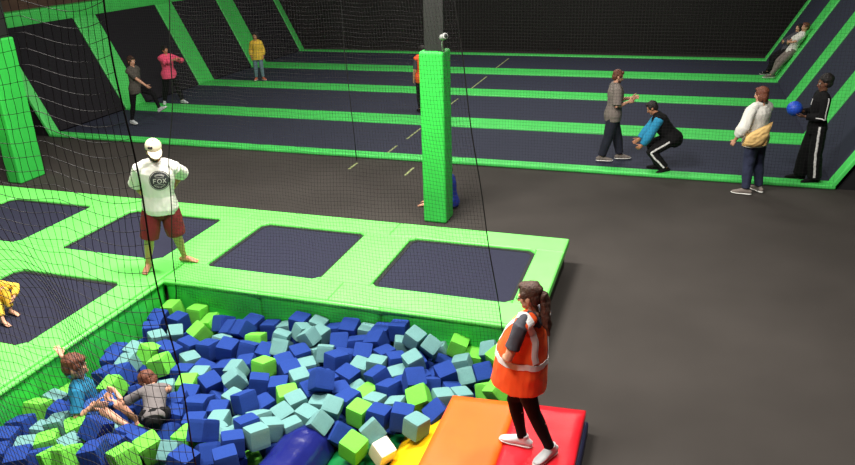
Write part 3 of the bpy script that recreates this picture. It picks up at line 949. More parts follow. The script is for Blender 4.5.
# ------------------------------------------------------------------ nets
def nets():
    # fine net hanging along the pit's back rim
    r = thing('safety_net', 'fine black safety net hanging along the back rim of the foam pit', 'net', (-3.6, 6.88, .3))
    b = r.location
    zt, zb = 5.2, .12
    def edge(z):        # left and right borders lean as they rise
        f = (z - zb) / (3.75 - zb)
        return (-5.72 + .62 * f if f < 1 else -5.10), (-1.50 - .50 * min(1.2, f))
    def at(u, z):
        l, rr = edge(z)
        x = l + (rr - l) * u
        y = 6.84 + .035 * math.sin(x * 3.1 + z * 1.7) + .02 * math.sin(z * 5 + x)
        zz = z - .02 * math.sin(u * math.pi * 5) ** 2
        return (x - b.x, y - b.y, zz - b.z)
    nu, nz = 100, 124
    lines = [[at(i / nu, zb + (zt - zb) * j / 30) for j in range(31)] for i in range(1, nu)]
    lines += [[at(i / 36, zb + (zt - zb) * j / nz) for i in range(37)] for j in range(nz + 1)]
    strands('mesh', lines, .0013, M['net'], r)
    for u in (0, 1):
        strands('edge_rope', [[at(u, zb + .1 * u + (zt - zb - .1 * u) * j / 40) for j in range(41)]], .0065, M['rope'], r, 8)
    # coarse near net, left of the viewer
    r = thing('safety_net', 'near black safety net with wide meshes hanging on the left, in front of the boys', 'net', (-2.2, 2.55, .3))
    b = r.location
    ztop, zbot, W = 4.9, .55, 2.9
    def sm(a, c, x):
        t = max(0, min(1, (x - a) / (c - a)))
        return t * t * (3 - 2 * t)
    NP = 150
    def curve(z):
        x, y = -2.185, 2.55
        pts = [(x, y)]
        for i in range(NP):
            s = (i + .5) / NP * W
            # the lower part swings away from the viewer beyond the first metre
            low = 1 - sm(2.45, 3.1, z)
            ph = math.radians(4) + low * (math.radians(21) * sm(.36, .66, s + .16 * (2.4 - z)) - math.radians(13) * sm(.95, 1.15, s + .12 * (2.0 - z)))
            x -= math.cos(ph) * W / NP
            y += math.sin(ph) * W / NP
            pts.append((x, y))
        return pts
    nz = 124
    zs = [zbot + (ztop - zbot) * j / nz for j in range(nz + 1)]
    C_ = [curve(z) for z in zs]
    def near(s, j):
        z = zs[j]
        f = s / W * NP
        i = min(NP - 1, int(f))
        (x0, y0), (x1, y1) = C_[j][i], C_[j][i + 1]
        t = f - i
        a = math.sin(math.pi * min(1, s / .55))
        bulge = .03 * math.sin(s * 5 + z * 1.3) + .03 * a
        sag = .050 * a + .03 * math.sin(math.pi * max(0, s - .55) / .5) ** 2     # rows of meshes hang in scallops
        xw = .012 * math.sin(z * 6 + s * 4)
        return (x0 + (x1 - x0) * t - b.x + xw, y0 + (y1 - y0) * t + bulge - b.y, z - sag - b.z)
    mesh_w = .050
    lines = []
    for k in range(1, int(W / mesh_w)):
        lines.append([near(k * mesh_w + .003 * math.sin(j * 1.3 + k * 2), j) for j in range(nz + 1)])
    nh = 62
    for k in range(nh + 1):
        lines.append([near(W * i / NP, round(k * nz / nh)) for i in range(NP + 1)])
    strands('mesh', lines, .0017, M['net'], r)
    strands('edge_rope', [[near(0, j) for j in range(nz + 1)]], .0042, M['rope'], r, 8)
    # net across the front of the court
    r = thing('court_net', 'very fine black net hanging across the front of the court', 'net', (-5.8, 13.49, 0))
    b = r.location
    lines = []
    x0, x1 = -14.0, 2.7
    n = 300
    for i in range(n + 1):
        x = x0 + (x1 - x0) * i / n
        lines.append([(x - b.x, .03 * math.sin(x * 2.2 + z) , z) for z in (.02, 1.2, 2.4, 3.6, 4.8)])
    for j in range(86):
        z = .02 + 4.78 * j / 85
        lines.append([(x0 + (x1 - x0) * i / 60 - b.x, .03 * math.sin((x0 + (x1 - x0) * i / 60) * 2.2 + z), z) for i in range(61)])
    strands('mesh', lines, .0014, M['net'], r, 3)
    # net before the back wall
    r = thing('back_net', 'dark grey net hanging before the black back wall of the court', 'net', (-5.8, 27.4, 0))
    b = r.location
    lines = []
    n = 170
    for i in range(n + 1):
        x = -16 + 20.3 * i / n
        lines.append([(x - b.x, .12 * math.sin(x * .8 + z), z) for z in (.01, 1.2, 2.4, 3.6, 4.8, 6)])
    for j in range(50):
        z = .1 + 5.9 * j / 49
        lines.append([(-16 + 20.3 * i / 60 - b.x, .12 * math.sin((-16 + 20.3 * i / 60) * .8 + z), z - .03 * math.sin(i * .9) ** 2) for i in range(61)])
    strands('mesh', lines, .005, M['net_grey'], r, 3)
    # single hanging rope at the court
    bm = bmesh.new()
    add_tube(bm, [(.0, 0, 8), (-.01, 0, 5), (.0, 0, 2.2), (.07, 0, .75), (.10, 0, .02)], [.009] * 5, None, 8)
    o = meshobj('hanging_rope', bm, M['rope'], None, True, loc=(-6.1, 13.3, 0))
    tag(o, 'thin black rope hanging down at the court\'s front pad, left of the green column', 'rope')

# ------------------------------------------------------------------ the people
def up(p, z):
    return V((p[0], p[1], z))

def band(surf_obj, c, nrm, r, k=36):
    """closed guide loop of radius r about c in the plane with normal nrm"""
    n = V(nrm).normalized()
    a = n.orthogonal().normalized()
    b = n.cross(a)
    return [V(c) + a * (r * math.cos(2 * math.pi * i / k)) + b * (r * math.sin(2 * math.pi * i / k)) for i in range(k)]

def people():
    # 1. attendant in the safety vest on the red and orange mat
    f = V((-.93, .30, 0)).normalized()
    P = Person('woman in an orange safety vest and black leggings standing on the red and orange mat', (-.90, 5.03, .252), 1.62, f[:2],
               pelvis=(-.925, 5.03, 1.09), spine=(.10, 0, 1), chest=(-.88, .40), gaze=(-.96, .10, -.20), female=True, voxel=.0055,
               neck=(-.22, .0, 1), feet={1: (-.955, 5.13, .252), -1: (-.700, 5.045, .252)}, toes={1: (-1, .12, 0), -1: (-.50, -.85, 0)},
               knees=(-1, .1, 0),
               hands={-1: (-1.10, 5.02, 1.19), 1: (-1.08, 5.17, 1.17)}, elbows={-1: (.1, -1, -.3), 1: (.1, .7, -.4)}, handdir={-1: (-.1, 1, .0), 1: (-.15, -.95, .1)}, curl=.3)
    P.top(M['charcoal'], 'shirt', sleeve=.66, hem=-.10, grow=.008, loose=.016)
    # loose vest: front bulges over the folded hands
    bm = bmesh.new()
    prof = [(-.33, .232, .250, .05), (0, .222, .238, .05), (.3, .205, .222, .05), (.55, .186, .188, .035), (.75, .176, .150, .02), (.88, .152, .112, .01), (.955, .100, .085, .0)]
    kk, LL = P.k, (P.N - P.P).length
    p = [P.loc(P.P + P.sp * (LL * t) + P.cfw * c_) for t, a, b_, c_ in prof]
    q = [(a * kk, b_ * kk) for t, a, b_, c_ in prof]
    d = [P.crt] * len(prof)
    add_tube(bm, p, q, d, 28)
    for i in (-1, 1):
        add_tube(bm, [P.loc(P.N + P.crt * (.045 * i) - P.sp * .004 - P.cfw * .01), P.loc(P.SH[i].lerp(P.N, .45) + P.sp * .018), P.loc(P.SH[i] - P.crt * (.02 * i) + P.sp * .008)], [(.075, .040), (.082, .048), (.070, .046)], P.cfw, 14, .5, .5)
    vest = remesh('safety_vest', bm, M['hivis'], .008, P.root, 3, .008, 8)
    L = P.loc
    N_, S_, fw, rt = P.N, P.sp, P.cfw, P.crt
    mid = P.P + S_ * .13
    ribbon('reflective_stripe', vest, [x for x in band(vest, L(mid) + fw * .07, S_, .45)], .05, M['silver'], vest, closed=True, n=80, wdir=S_)
    for i in (-1, 1):
        g = [N_ - S_ * .28 + fw * .30 + rt * (.10 * i), N_ - S_ * .16 + fw * .26 + rt * (.115 * i), N_ - S_ * .03 + fw * .12 + rt * (.12 * i), N_ + S_ * .04 + rt * (.12 * i),
             N_ - S_ * .05 - fw * .12 + rt * (.13 * i), N_ - S_ * .17 - fw * .2 + rt * (.14 * i), N_ - S_ * .30 - fw * .2 + rt * (.13 * i), P.P + S_ * .15 - fw * .2 + rt * (.11 * i)]
        ribbon('reflective_stripe', vest, [L(x) for x in g], .056, M['silver'], vest, n=50)
    P.bottom(M['black_cloth'], 'leggings', 1.95, .006, .002, waist=.14, wrinkle=.003)
    P.shoe('shoe_white', trim='shoe_mint', high=.10)
    h = P.hp
    W_ = lambda x, y, z: P.H + P.HM @ V((x * P.hs, y * P.hs, z * P.hs))
    P.hair('brown_hair', 'short', tail=([W_(0, -.09, .035), W_(.0, -.118, .01), W_(0, -.118, -.07), W_(-.01, -.105, -.16), W_(-.02, -.105, -.26), W_(-.03, -.11, -.35)], [.030, .036, .042, .040, .034, .014]))
    bm = bmesh.new()
    for i in (-1, 1):
        add_tube(bm, [h(.032 * i + .026 * math.cos(a) , .096 , .004 + .018 * math.sin(a)) for a in [2 * math.pi * j / 14 for j in range(15)]], [.0028] * 15, None, 6)
        add_tube(bm, [h(.058 * i, .094, .01), h(.080 * i, .03, .012), h(.082 * i, -.01, .006)], [.0028] * 3, None, 6)
    meshobj('glasses', bm, M['dark_glass'], P.root, True)

    # 2. man in cap on the deck
    f = V((.52, -.85, 0)).normalized()
    rt = V((f.y, -f.x, 0))
    P = Person('man in beige cap, white printed shirt and dark red shorts standing on the green deck', (-5.98, 7.15, .402), 1.77, f[:2],
               pelvis=(-5.885, 7.105, 1.30), spine=(.13, -.04, 1), gaze=(.60, -.62, -.42), neck=(.10, -.16, 1), build=1.1, voxel=.0062,
               feet={1: (-6.21, 7.08, .402), -1: (-5.89, 7.40, .402)}, toes={1: (.35, -.95, 0), -1: (.95, .12, 0)},
               skin='skin_tan',
               hands={1: (-6.02, 7.10, 1.33), -1: (-5.86, 7.31, 1.41)}, elbows={1: (-1, .05, 0), -1: (-.1, 1, -.1)}, handdir={1: (.5, .6, -.5), -1: (-.6, .5, -.3)})
    sh = P.top(M['white_cloth'], 'shirt', sleeve=.95, hem=-.16, grow=.022, loose=.035, wrinkle=.009)
    P.bottom(M['maroon'], 'shorts', .96, .016, .035, wrinkle=.008)
    P.hair('dark_hair', 'short')
    # beard
    bm = bmesh.new()
    h, R, hs = P.hp, P.HM, P.hs
    add_ell(bm, h(0, .058, -.092), (.038 * hs, .034 * hs, .026 * hs), R)
    for i in (-1, 1):
        add_ell(bm, h(.048 * i, .03, -.07), (.018 * hs, .038 * hs, .034 * hs), R)
    add_tube(bm, [h(-.03, .076, -.066), h(-.02, .090, -.046), h(.02, .090, -.046), h(.03, .076, -.066)], [.007 * hs] * 4, None, 8, .5, .5)
    remesh('beard', bm, M['dark_hair'], .005, P.root, 1, .003, 40)
    bm = bmesh.new()
    add_ell(bm, h(0, -.015, .062), (.094 * hs, .108 * hs, .088 * hs), R, 24, 16)
    bm2 = bm
    cp = remesh('cap', bm2, M['cap'], .006, P.root, 1)
    bm = bmesh.new()
    add_tube(bm, [h(0, .03, .062), h(0, .10, .058), h(0, .155, .044), h(0, .185, .034)], [(.078 * hs, .006), (.080 * hs, .006), (.062 * hs, .006), (.028 * hs, .005)], R @ V((1, 0, 0)), 18, .2, .5)
    meshobj('brim', bm, M['cap'], cp, True)
    bm = bmesh.new(); add_ell(bm, h(0, -.015, .150), (.01 * hs,) * 3, R, 10, 8); meshobj('button', bm, M['cap'], cp, True)
    # printed round emblem with lettering on the chest
    t = bvh_of(sh)
    L = P.loc
    c0 = L(P.N - P.sp * .165 + P.cfw * .4 - P.crt * .035)
    side, upv = P.crt * -1, P.sp          # seen from the front: picture-right is the wearer's left
    def onsurf(u, v, off):
        o = c0 + side * u + upv * v
        p_, n_, _, _ = t.ray_cast(o, -P.cfw)
        return p_ + n_ * off
    def disc(name, r0, r1, m, off):
        bm = bmesh.new()
        rows = []
        kk, nr = 40, 6
        for a in range(kk):
            rows.append([bm.verts.new(onsurf((r0 + (r1 - r0) * j / nr) * math.cos(2 * math.pi * a / kk), (r0 + (r1 - r0) * j / nr) * math.sin(2 * math.pi * a / kk), off)) for j in range(nr + 1)])
        for a in range(kk):
            A, B = rows[a], rows[(a + 1) % kk]
            for j in range(nr):
                bm.faces.new((A[j], A[j + 1], B[j + 1], B[j]))
        return meshobj(name, bm, m, sh, True)
    disc('emblem', .002, .120, M['logo_dark'], .003)
    disc('emblem_ring', .106, .112, M['logo_light'], .0045)
    def stroke(bm, pts, w=.0085):
        n = len(pts)
        rows = []
        for i, (u, v) in enumerate(pts):
            a, b_ = pts[max(0, i - 1)], pts[min(n - 1, i + 1)]
            du, dv = b_[0] - a[0], b_[1] - a[1]
            l = math.hypot(du, dv) or 1
            nu_, nv_ = -dv / l * w / 2, du / l * w / 2
            rows.append((bm.verts.new(onsurf(u + nu_, v + nv_, .0055)), bm.verts.new(onsurf(u - nu_, v - nv_, .0055))))
        for A, B in zip(rows, rows[1:]):
            bm.faces.new((A[0], A[1], B[1], B[0]))
    def seg(a, b_, n=6):
        return [(a[0] + (b_[0] - a[0]) * i / n, a[1] + (b_[1] - a[1]) * i / n) for i in range(n + 1)]
    bm = bmesh.new()
    hh = .027
    x = -.066
    stroke(bm, seg((x, -hh), (x, hh))); stroke(bm, seg((x, hh - .004), (x + .033, hh - .004))); stroke(bm, seg((x, .0), (x + .026, .0)))
    stroke(bm, [(.0 + .021 * math.cos(a), hh * .9 * math.sin(a)) for a in [2 * math.pi * j / 24 for j in range(25)]])
    x = .036
    stroke(bm, seg((x, -hh), (x + .034, hh))); stroke(bm, seg((x, hh), (x + .034, -hh)))
    # small marks above and below the word
    for k_, (r_, a0, a1) in enumerate(((.076, .9, 2.24), (.076, 3.9, 5.5))):
        n = 9
        for j in range(n):
            a = a0 + (a1 - a0) * j / (n - 1)
            stroke(bm, [((r_ - .009) * math.cos(a), (r_ - .009) * math.sin(a)), ((r_ + .009) * math.cos(a), (r_ + .009) * math.sin(a))], .006)
    for v in (-.043, .043):
        stroke(bm, seg((-.045, v), (.045, v)), .004)
    meshobj('lettering', bm, M['logo_light'], sh, True)

    # 3. teal-shirted boy in the pit
    f = V((.75, -.25, 0)).normalized()
    P = Person('boy in a teal shirt sitting in the foam cubes, arm raised beside the green rim', (-5.2, 4.70, -.25), 1.46, f[:2],
               pelvis=(-5.21, 4.70, -.03), spine=(-.08, .05, 1), chest=(.62, .52), gaze=(.80, .50, -.25), neck=(.10, .0, 1), child=True, voxel=.0062, build=1.2,
               feet={-1: (-4.70, 4.80, -.08), 1: (-4.66, 4.62, .01)}, toes={-1: (.75, -.6, 0), 1: (.5, -.85, 0)}, knees=(.1, -.1, 1),
               hands={-1: (-5.60, 4.93, .49), 1: (-4.95, 4.58, .27)}, elbows={-1: (-.2, .3, -.8), 1: (-.3, -.6, -.8)}, handdir={-1: (-.5, .2, .6), 1: (.9, .2, .0)}, palm={-1: (-.6, 0, -.8)}, curl=.2)
    P.top(M['teal_cloth'], 'shirt', .80, -.16, .014, .022, wrinkle=.009)
    P.bottom(M['blue_cloth'], 'shorts', .98, .016, .03)
    P.hair('auburn_hair', 'short')

    # 4. grey-shirted boy crouching
    f = V((-.57, .82, 0)).normalized()
    P = Person('boy in a grey shirt and black shorts bending head down among the foam cubes', (-4.32, 4.64, -.05), 1.2, f[:2],
               pelvis=(-4.31, 4.61, .23), spine=(-.48, .74, .30), chest=(-.57, .82), gaze=(-.80, -.05, -.60), neck=(-.75, .35, .1), child=True, voxel=.006,
               feet={-1: (-4.37, 4.56, .06), 1: (-4.18, 4.70, -.06)}, toes={-1: (-.3, -.9, 0), 1: (.2, -.9, 0)}, knees=(-.5, .7, -.4),
               hands={-1: (-4.86, 4.76, .34), 1: (-4.66, 5.06, .16)}, elbows={-1: (.1, -.4, -.6), 1: (.5, .5, 0)}, handdir={-1: (-.95, -.05, -.1)}, curl=.2)
    P.top(M['grey_cloth'], 'shirt', .80, -.10, .014, .020, wrinkle=.008)
    P.bottom(M['black_cloth'], 'shorts', .95, .018, .03)
    P.hair('auburn_hair', 'short')

    # 5. child in yellow on the deck bed at the edge of the view
    f = V((.9, -.30, 0)).normalized()
    P = Person('child in a yellow outfit with long brown hair sitting on the left-edge trampoline bed', (-7.25, 5.62, .36), 1.12, f[:2],
               pelvis=(-7.26, 5.64, .45), spine=(.30, -.1, 1), chest=(.9, -.3), gaze=(.7, -.5, -.5), child=True, female=True, voxel=.0062,
               feet={1: (-6.93, 5.46, .362), -1: (-7.04, 5.68, .362)}, toes={1: (.9, -.25, 0), -1: (.9, -.1, 0)}, knees=(.4, .0, 1),
               hands={1: (-7.04, 5.40, .58), -1: (-7.0, 5.72, .56)}, elbows={1: (0, -1, 0), -1: (0, 1, 0)})
    P.top(M['yellow_cloth'], 'shirt', 1.8, -.2, .014, .016)
    P.bottom(M['yellow_cloth'], 'trousers', 1.8, .012, .012)
    W_ = lambda x, y, z: P.H + P.HM @ V((x * P.hs, y * P.hs, z * P.hs))
    P.hair('brown_hair', 'long', tail=([W_(0, -.08, .0), W_(0, -.11, -.09), W_(0, -.11, -.2)], [.05, .055, .03]))

    vx = .010
    # 6. dark-clad woman stepping
    P = Person('woman in dark grey top and black leggings stepping beside the person in pink', (-12.72, 14.95, .045), 1.66, (.95, -.05),
               pelvis=(-12.50, 14.93, .93), spine=(.06, 0, 1), gaze=(.95, -.1, -.15), female=True, voxel=vx,
               feet={1: (-12.72, 14.88, .047), -1: (-12.05, 15.15, .34)}, toes={1: (.9, -.3, 0), -1: (.9, 0, -.1)}, knees=(1, 0, .2),
               hands={1: (-12.02, 14.85, .98), -1: (-12.6, 15.15, .86)}, elbows={1: (-.6, -.3, -1), -1: (-.5, .5, 0)}, foot_pitch=(-.5, 0))
    P.top(M['darkgrey_cloth'], 'shirt', .85, -.22, .012, .02, vox=.012)
    P.bottom(M['black_cloth'], 'leggings', 1.95, .006, .002, vox=.012)
    P.shoe('shoe_white')
    P.hair('brown_hair', 'long')
    # 7. pink
    P = Person('person in a hot pink top and black trousers standing on the court with hands together', (-13.10, 17.05, .075), 1.56, (.75, -.6),
               pelvis=(-13.10, 17.08, .89), gaze=(.9, -.3, -.2), female=True, build=1.15, voxel=vx,
               feet={1: (-13.32, 17.00, .077), -1: (-12.86, 17.18, .077)}, toes={1: (.5, -.8, 0), -1: (.9, -.2, 0)}, skin='skin_tan',
               hands={1: (-12.80, 16.98, 1.28), -1: (-12.72, 17.10, 1.28)}, elbows={1: (-.2, -1, -.6), -1: (.4, 1, -.6)}, handdir={1: (.7, .3, .3), -1: (.6, -.5, .3)})
    P.top(M['pink'], 'shirt', 1.75, -.26, .02, .03, vox=.012)
    P.bottom(M['black_cloth'], 'trousers', 1.93, .01, .012, vox=.012)
    P.shoe('shoe_white')
    P.hair('dark_hair', 'short')
    # 8. child in yellow top far back
    P = Person('child in long yellow top and pale jeans standing by a green slope pad', (-12.30, 20.45, .075), 1.42, (.45, -.9),
               pelvis=(-12.33, 20.45, .87), gaze=(.2, -.9, -.1), child=True, female=True, build=1.1, voxel=vx,
               feet={1: (-12.42, 20.40, .077), -1: (-12.20, 20.44, .077)}, toes={1: (.2, -.9, 0), -1: (.8, -.5, 0)}, skin='skin_tan')
    P.top(M['yellow_cloth'], 'shirt', 1.7, -.34, .02, .025, vox=.012)
    P.bottom(M['jeans_pale'], 'jeans', 1.9, .008, .006, vox=.012)
    P.shoe('orange_shoe')
    P.hair('dark_hair', 'bob')
    # 9. orange vest behind the column
    P = Person('person in an orange safety vest and black trousers half hidden behind the green column', (-5.98, 17.55, .045), 1.64, (-.6, .75),
               gaze=(-.8, .5, -.1), female=True, voxel=vx)
    P.top(M['charcoal'], 'shirt', .85, -.05, .006, .012, vox=.012)
    P.top(M['hivis'], 'safety_vest', 0, -.24, .03, .0, vox=.012)
    P.bottom(M['black_cloth'], 'trousers', 1.93, .008, .008, vox=.012)
    P.shoe('black_cloth', 'black_cloth')
    P.hair('dark_hair', 'bob')
    # 10. grey-shirted man reaching forward
    P = Person('bearded man in a grey shirt and navy trousers on the court, forearms held out', (-1.02, 14.30, .045), 1.76, (.95, .30),
               pelvis=(-1.08, 14.26, .98), spine=(.05, .02, 1), gaze=(.9, .25, -.28), neck=(.2, .1, 1), voxel=.009, build=1.08,
               feet={1: (-1.24, 14.22, .047), -1: (-.90, 14.42, .047)}, toes={1: (.95, .1, 0), -1: (.95, .25, 0)}, knees=(1, .3, 0),
               hands={1: (-.80, 14.16, 1.24), -1: (-.76, 14.44, 1.26)}, elbows={1: (-.3, -.5, -1), -1: (-.3, .5, -1)}, handdir={1: (.9, .3, .15), -1: (.9, .3, .15)})
    P.top(M['taupe'], 'shirt', .9, -.22, .024, .025, vox=.010, wrinkle=.004)
    P.bottom(M['navy_cloth'], 'trousers', 1.9, .014, .022, vox=.011)
    P.shoe('taupe', 'shoe_sole')
    P.hair('auburn_hair', 'short')
    bm = bmesh.new()
    h, R, hs = P.hp, P.HM, P.hs
    add_ell(bm, h(0, .056, -.092), (.037 * hs, .032 * hs, .024 * hs), R)
    for i in (-1, 1):
        add_ell(bm, h(.048 * i, .03, -.072), (.016 * hs, .036 * hs, .03 * hs), R)
    remesh('beard', bm, M['brown_hair'], .007, P.root, 1)
    # 11. crouching person with teal sleeves
    P = Person('person in a black vest with bright teal sleeves crouching and reaching low on the court', (-.15, 13.86, .045), 1.72, (-.85, .1),
               pelvis=(.06, 13.92, .66), spine=(-.62, -.02, .78), chest=(-.85, -.05), gaze=(-.88, .0, -.55), neck=(-.55, 0, .8), voxel=.009, build=1.15,
               feet={1: (-.16, 13.96, .047), -1: (-.02, 13.76, .047)}, toes={1: (-.9, .1, 0), -1: (-.6, -.5, 0)}, knees=(-1, -.05, .15), skin='skin_tan',
               hands={1: (-.60, 14.02, .50), -1: (-.53, 13.70, .44)}, elbows={1: (.3, .5, -.6), -1: (.3, -.5, -.6)}, handdir={1: (-.8, 0, -.6), -1: (-.8, .1, -.6)})
    P.top(M['black_cloth'], 'vest', 1.9, -.2, .026, .022, vox=.011, sleeve_m=M['teal_sleeve'])
    tr = P.bottom(M['black_cloth'], 'trousers', 1.93, .014, .02, vox=.011)
    L = P.loc
    sd = V((-.1, -1, 0))
    ribbon('side_stripe', tr, [L(P.HP[-1] + sd * .2), L(P.HP[-1].lerp(P.K[-1], .5) + sd * .2), L(P.K[-1] + sd * .2), L(P.K[-1].lerp(P.A[-1], .5) + sd * .2), L(P.A[-1] + sd * .2 + V((0, 0, .03)))], .03, M['silver'], tr, n=40)
    P.shoe('black_cloth', 'black_cloth')
    P.hair('dark_hair', 'short')
    # 12. woman in white blouse on the floor
    P = Person('woman with short reddish hair, white blouse and jeans standing on the floor before the court', (1.40, 13.06, 0), 1.80, (-.80, .60),
               pelvis=(1.36, 13.04, .97), spine=(-.03, 0, 1), chest=(-.72, .70), gaze=(-.85, .50, -.1), female=True, build=1.28, voxel=.009,
               feet={-1: (1.30, 12.98, .002), 1: (1.52, 13.16, .002)}, toes={-1: (-.95, .15, 0), 1: (-.6, .8, 0)}, knees=(-.8, .6, 0),
               hands={-1: (1.02, 12.86, .96), 1: (1.15, 13.35, .95)}, elbows={-1: (.2, -1, .1), 1: (.2, 1, 0)})
    P.top(M['white_cloth'], 'blouse', 1.62, -.20, .022, .035, vox=.011, wrinkle=.01)
    P.bottom(M['jeans'], 'jeans', 1.93, .010, .010, vox=.011)
    P.shoe('taupe', 'shoe_sole')
    P.hair('auburn_hair', 'bob')
    bag_at = P.P
    # tan cloth slung at her hip
    bm = bmesh.new()
    nx, ny = 26, 18
    c = V((1.33, 12.74, 1.07))
    g = []
    for s_ in (0, 1):
        rows = []
        for j in range(ny + 1):
            row = []
            for i in range(nx + 1):
                u, v = i / nx * 2 - 1, j / ny * 2 - 1
                # drooping pouch: high at the right, rounded and low in the middle
                e = math.sqrt(max(0, 1 - min(1, (abs(u) ** 2.4 + abs(v) ** 2.4))))
                x = u * .19 + .03 * v
                z = v * .145 + .10 * u * (.5 + .5 * v) - .03 * (1 - u * u) * (v < 0)
                y = (-1 if not s_ else 1) * .055 * e + .012 * noise.noise(V((u * 3, v * 4, 2)))
                row.append(bm.verts.new((x, y, z)))
            rows.append(row)
        g.append(rows)
    for rows in g:
        for j in range(ny):
            for i in range(nx):
                bm.faces.new((rows[j][i], rows[j][i + 1], rows[j + 1][i + 1], rows[j + 1][i]))
    A, B = g
    for i in range(nx):
        bm.faces.new((A[0][i], A[0][i + 1], B[0][i + 1], B[0][i])); bm.faces.new((A[ny][i], A[ny][i + 1], B[ny][i + 1], B[ny][i]))
    for j in range(ny):
        bm.faces.new((A[j][0], A[j + 1][0], B[j + 1][0], B[j][0])); bm.faces.new((A[j][nx], A[j + 1][nx], B[j + 1][nx], B[j][nx]))
    o = thing('cloth_bag', 'soft pale yellow cloth bag hanging at the hip of the woman in the white blouse', 'bag', c)
    o.rotation_euler = (0, 0, math.radians(14))
    meshobj('pouch', bm, M['tan_cloth'], o, True)
    # 13. tracksuit and ball
    P = Person('person with curly black hair in a black tracksuit holding a blue ball on the court', (2.36, 13.75, .045), 1.84, (-.93, -.15),
               pelvis=(2.36, 13.72, 1.04), spine=(-.02, 0, 1), gaze=(-.95, -.1, -.12), voxel=.009, skin='skin_dark',
               feet={1: (2.22, 13.86, .047), -1: (2.44, 13.70, .047)}, toes={1: (-.9, 0, 0), -1: (-.85, -.3, 0)},
               hands={1: (2.10, 13.82, 1.27), -1: (2.12, 13.58, 1.24)}, elbows={1: (.4, .6, -1), -1: (.4, -.4, -1)}, handdir={1: (-1, -.2, .05), -1: (-1, .25, -.05)}, palm={1: (0, -1, .3), -1: (0, .6, 1)}, curl=.25)
    jk = P.top(M['black_cloth'], 'jacket', 1.92, -.2, .014, .018, vox=.011)
    tr = P.bottom(M['black_cloth'], 'trousers', 1.95, .014, .03, vox=.011, flare=.03)
    L = P.loc
    sd = V((-.15, -1, 0))
    ribbon('side_stripe', tr, [L(P.HP[-1] + sd * .2 + V((0, 0, .1))), L(P.HP[-1].lerp(P.K[-1], .5) + sd * .2), L(P.K[-1] + sd * .2), L(P.K[-1].lerp(P.A[-1], .5) + sd * .2), L(P.A[-1] + sd * .2 + V((0, 0, .04)))], .035, M['silver'], tr, n=44)
    ribbon('sleeve_stripe', jk, [L(P.SH[-1] + V((.05, -.2, .12))), L(P.SH[-1].lerp(P.E[-1], .4) + V((.08, -.2, 0))), L(P.E[-1] + V((.1, -.2, .0))), L(P.E[-1].lerp(P.W[-1], .6) + V((0, -.2, 0.02)))], .014, M['silver'], jk, n=40)
    ribbon('zip', jk, [L(P.N + P.cfw * .3 - P.sp * .03), L(P.N + P.cfw * .3 - P.sp * .2)], .02, M['silver'], jk, n=20)
    P.shoe('black_cloth', 'black_cloth')
    P.hair('dark_hair', 'afro')
    bm = bmesh.new()
    add_ell(bm, (0, 0, 0), (.125, .125, .125), None, 28, 18)
    o = meshobj('ball', bm, M['ball'], None, True, loc=(1.955, 13.70, 1.34))
    tag(o, 'blue rubber ball held by the person in the black tracksuit', 'ball')
    # 14, 15. two people leaning back on the right slope
    dx, dz = RT[0] - XR, RT[1] - CZ
    sl = V((dx, 0, dz)).normalized()
    nn = V((-dz, 0, dx)).normalized()
    org = V((XR, 0, .06)) + nn * .03
    def lean(label, y, t0, h, tops, bots, hairm, style, skin, off=0):
        y_ = lambda d: V((0, y + d, 0))
        k = h / 1.75
        foot = org + sl * .05 + nn * .03
        base = V((XR - .25, y, .07))
        pel = org + sl * t0 + nn * (.12 + off) + y_(0)
        P = Person(label, base, h, (-.8, -.1), pelvis=pel, spine=sl + nn * .10, chest=(nn.x, -.05), gaze=(-.85, -.35, .1), neck=sl + V((-.25, 0, .3)), voxel=vx, skin=skin,
                   feet={1: V((XR - .12, y + .12, .08)), -1: V((XR - .22, y - .12, .08))}, toes={1: (-.8, .1, 0), -1: (-.8, -.2, 0)}, knees=(-.6, -.1, .6),
                   hands={1: pel + nn * .2 + y_(.1) * 1 - y_(0) + sl * .12, -1: pel + nn * .22 - V((0, .12, 0)) + sl * .15}, elbows={1: (.2, 1, 0), -1: (.2, -1, 0)})
        P.top(M[tops], 'shirt', .9 if tops == 'white_cloth' else 1.8, -.2, .014, .02, vox=.012)
        P.bottom(M[bots], 'trousers', 1.92, .012, .016, vox=.012)
        P.shoe('taupe' if bots == 'taupe' else 'black_cloth', 'shoe_sole')
        P.hair(hairm, style)
    lean('person in white shirt and grey trousers leaning back on the right court slope', 23.25, .84, 1.70, 'white_cloth', 'taupe', 'auburn_hair', 'short', 'skin')
    lean('person in dark clothes leaning on the right court slope, behind the one in white shirt', 23.95, .74, 1.64, 'charcoal', 'black_cloth', 'dark_hair', 'bob', 'skin')
    # 16. sitting behind the column
    P = Person('person in royal blue shirt sitting on the floor behind the green column base', (-3.46, 11.25, 0), 1.4, (-.95, -.1),
               pelvis=(-3.36, 11.24, .10), spine=(-.10, 0, 1), gaze=(-.9, -.2, -.6), voxel=vx, child=True, neck=(-.5, 0, .8),
               feet={1: (-3.80, 11.30, .002), -1: (-3.80, 11.12, .002)}, toes={1: (-1, 0, 0), -1: (-1, -.1, 0)}, knees=(-.3, 0, 1),
               hands={1: (-3.72, 11.32, .34), -1: (-3.74, 11.14, .34)}, elbows={1: (.3, .5, -.6), -1: (.3, -.5, -.6)})
    P.top(M['blue_shirt'], 'shirt', .9, -.15, .016, .022, vox=.012)
    P.bottom(M['blue_shirt'], 'shorts', .95, .014, .025, vox=.012)
    P.hair('dark_hair', 'short')

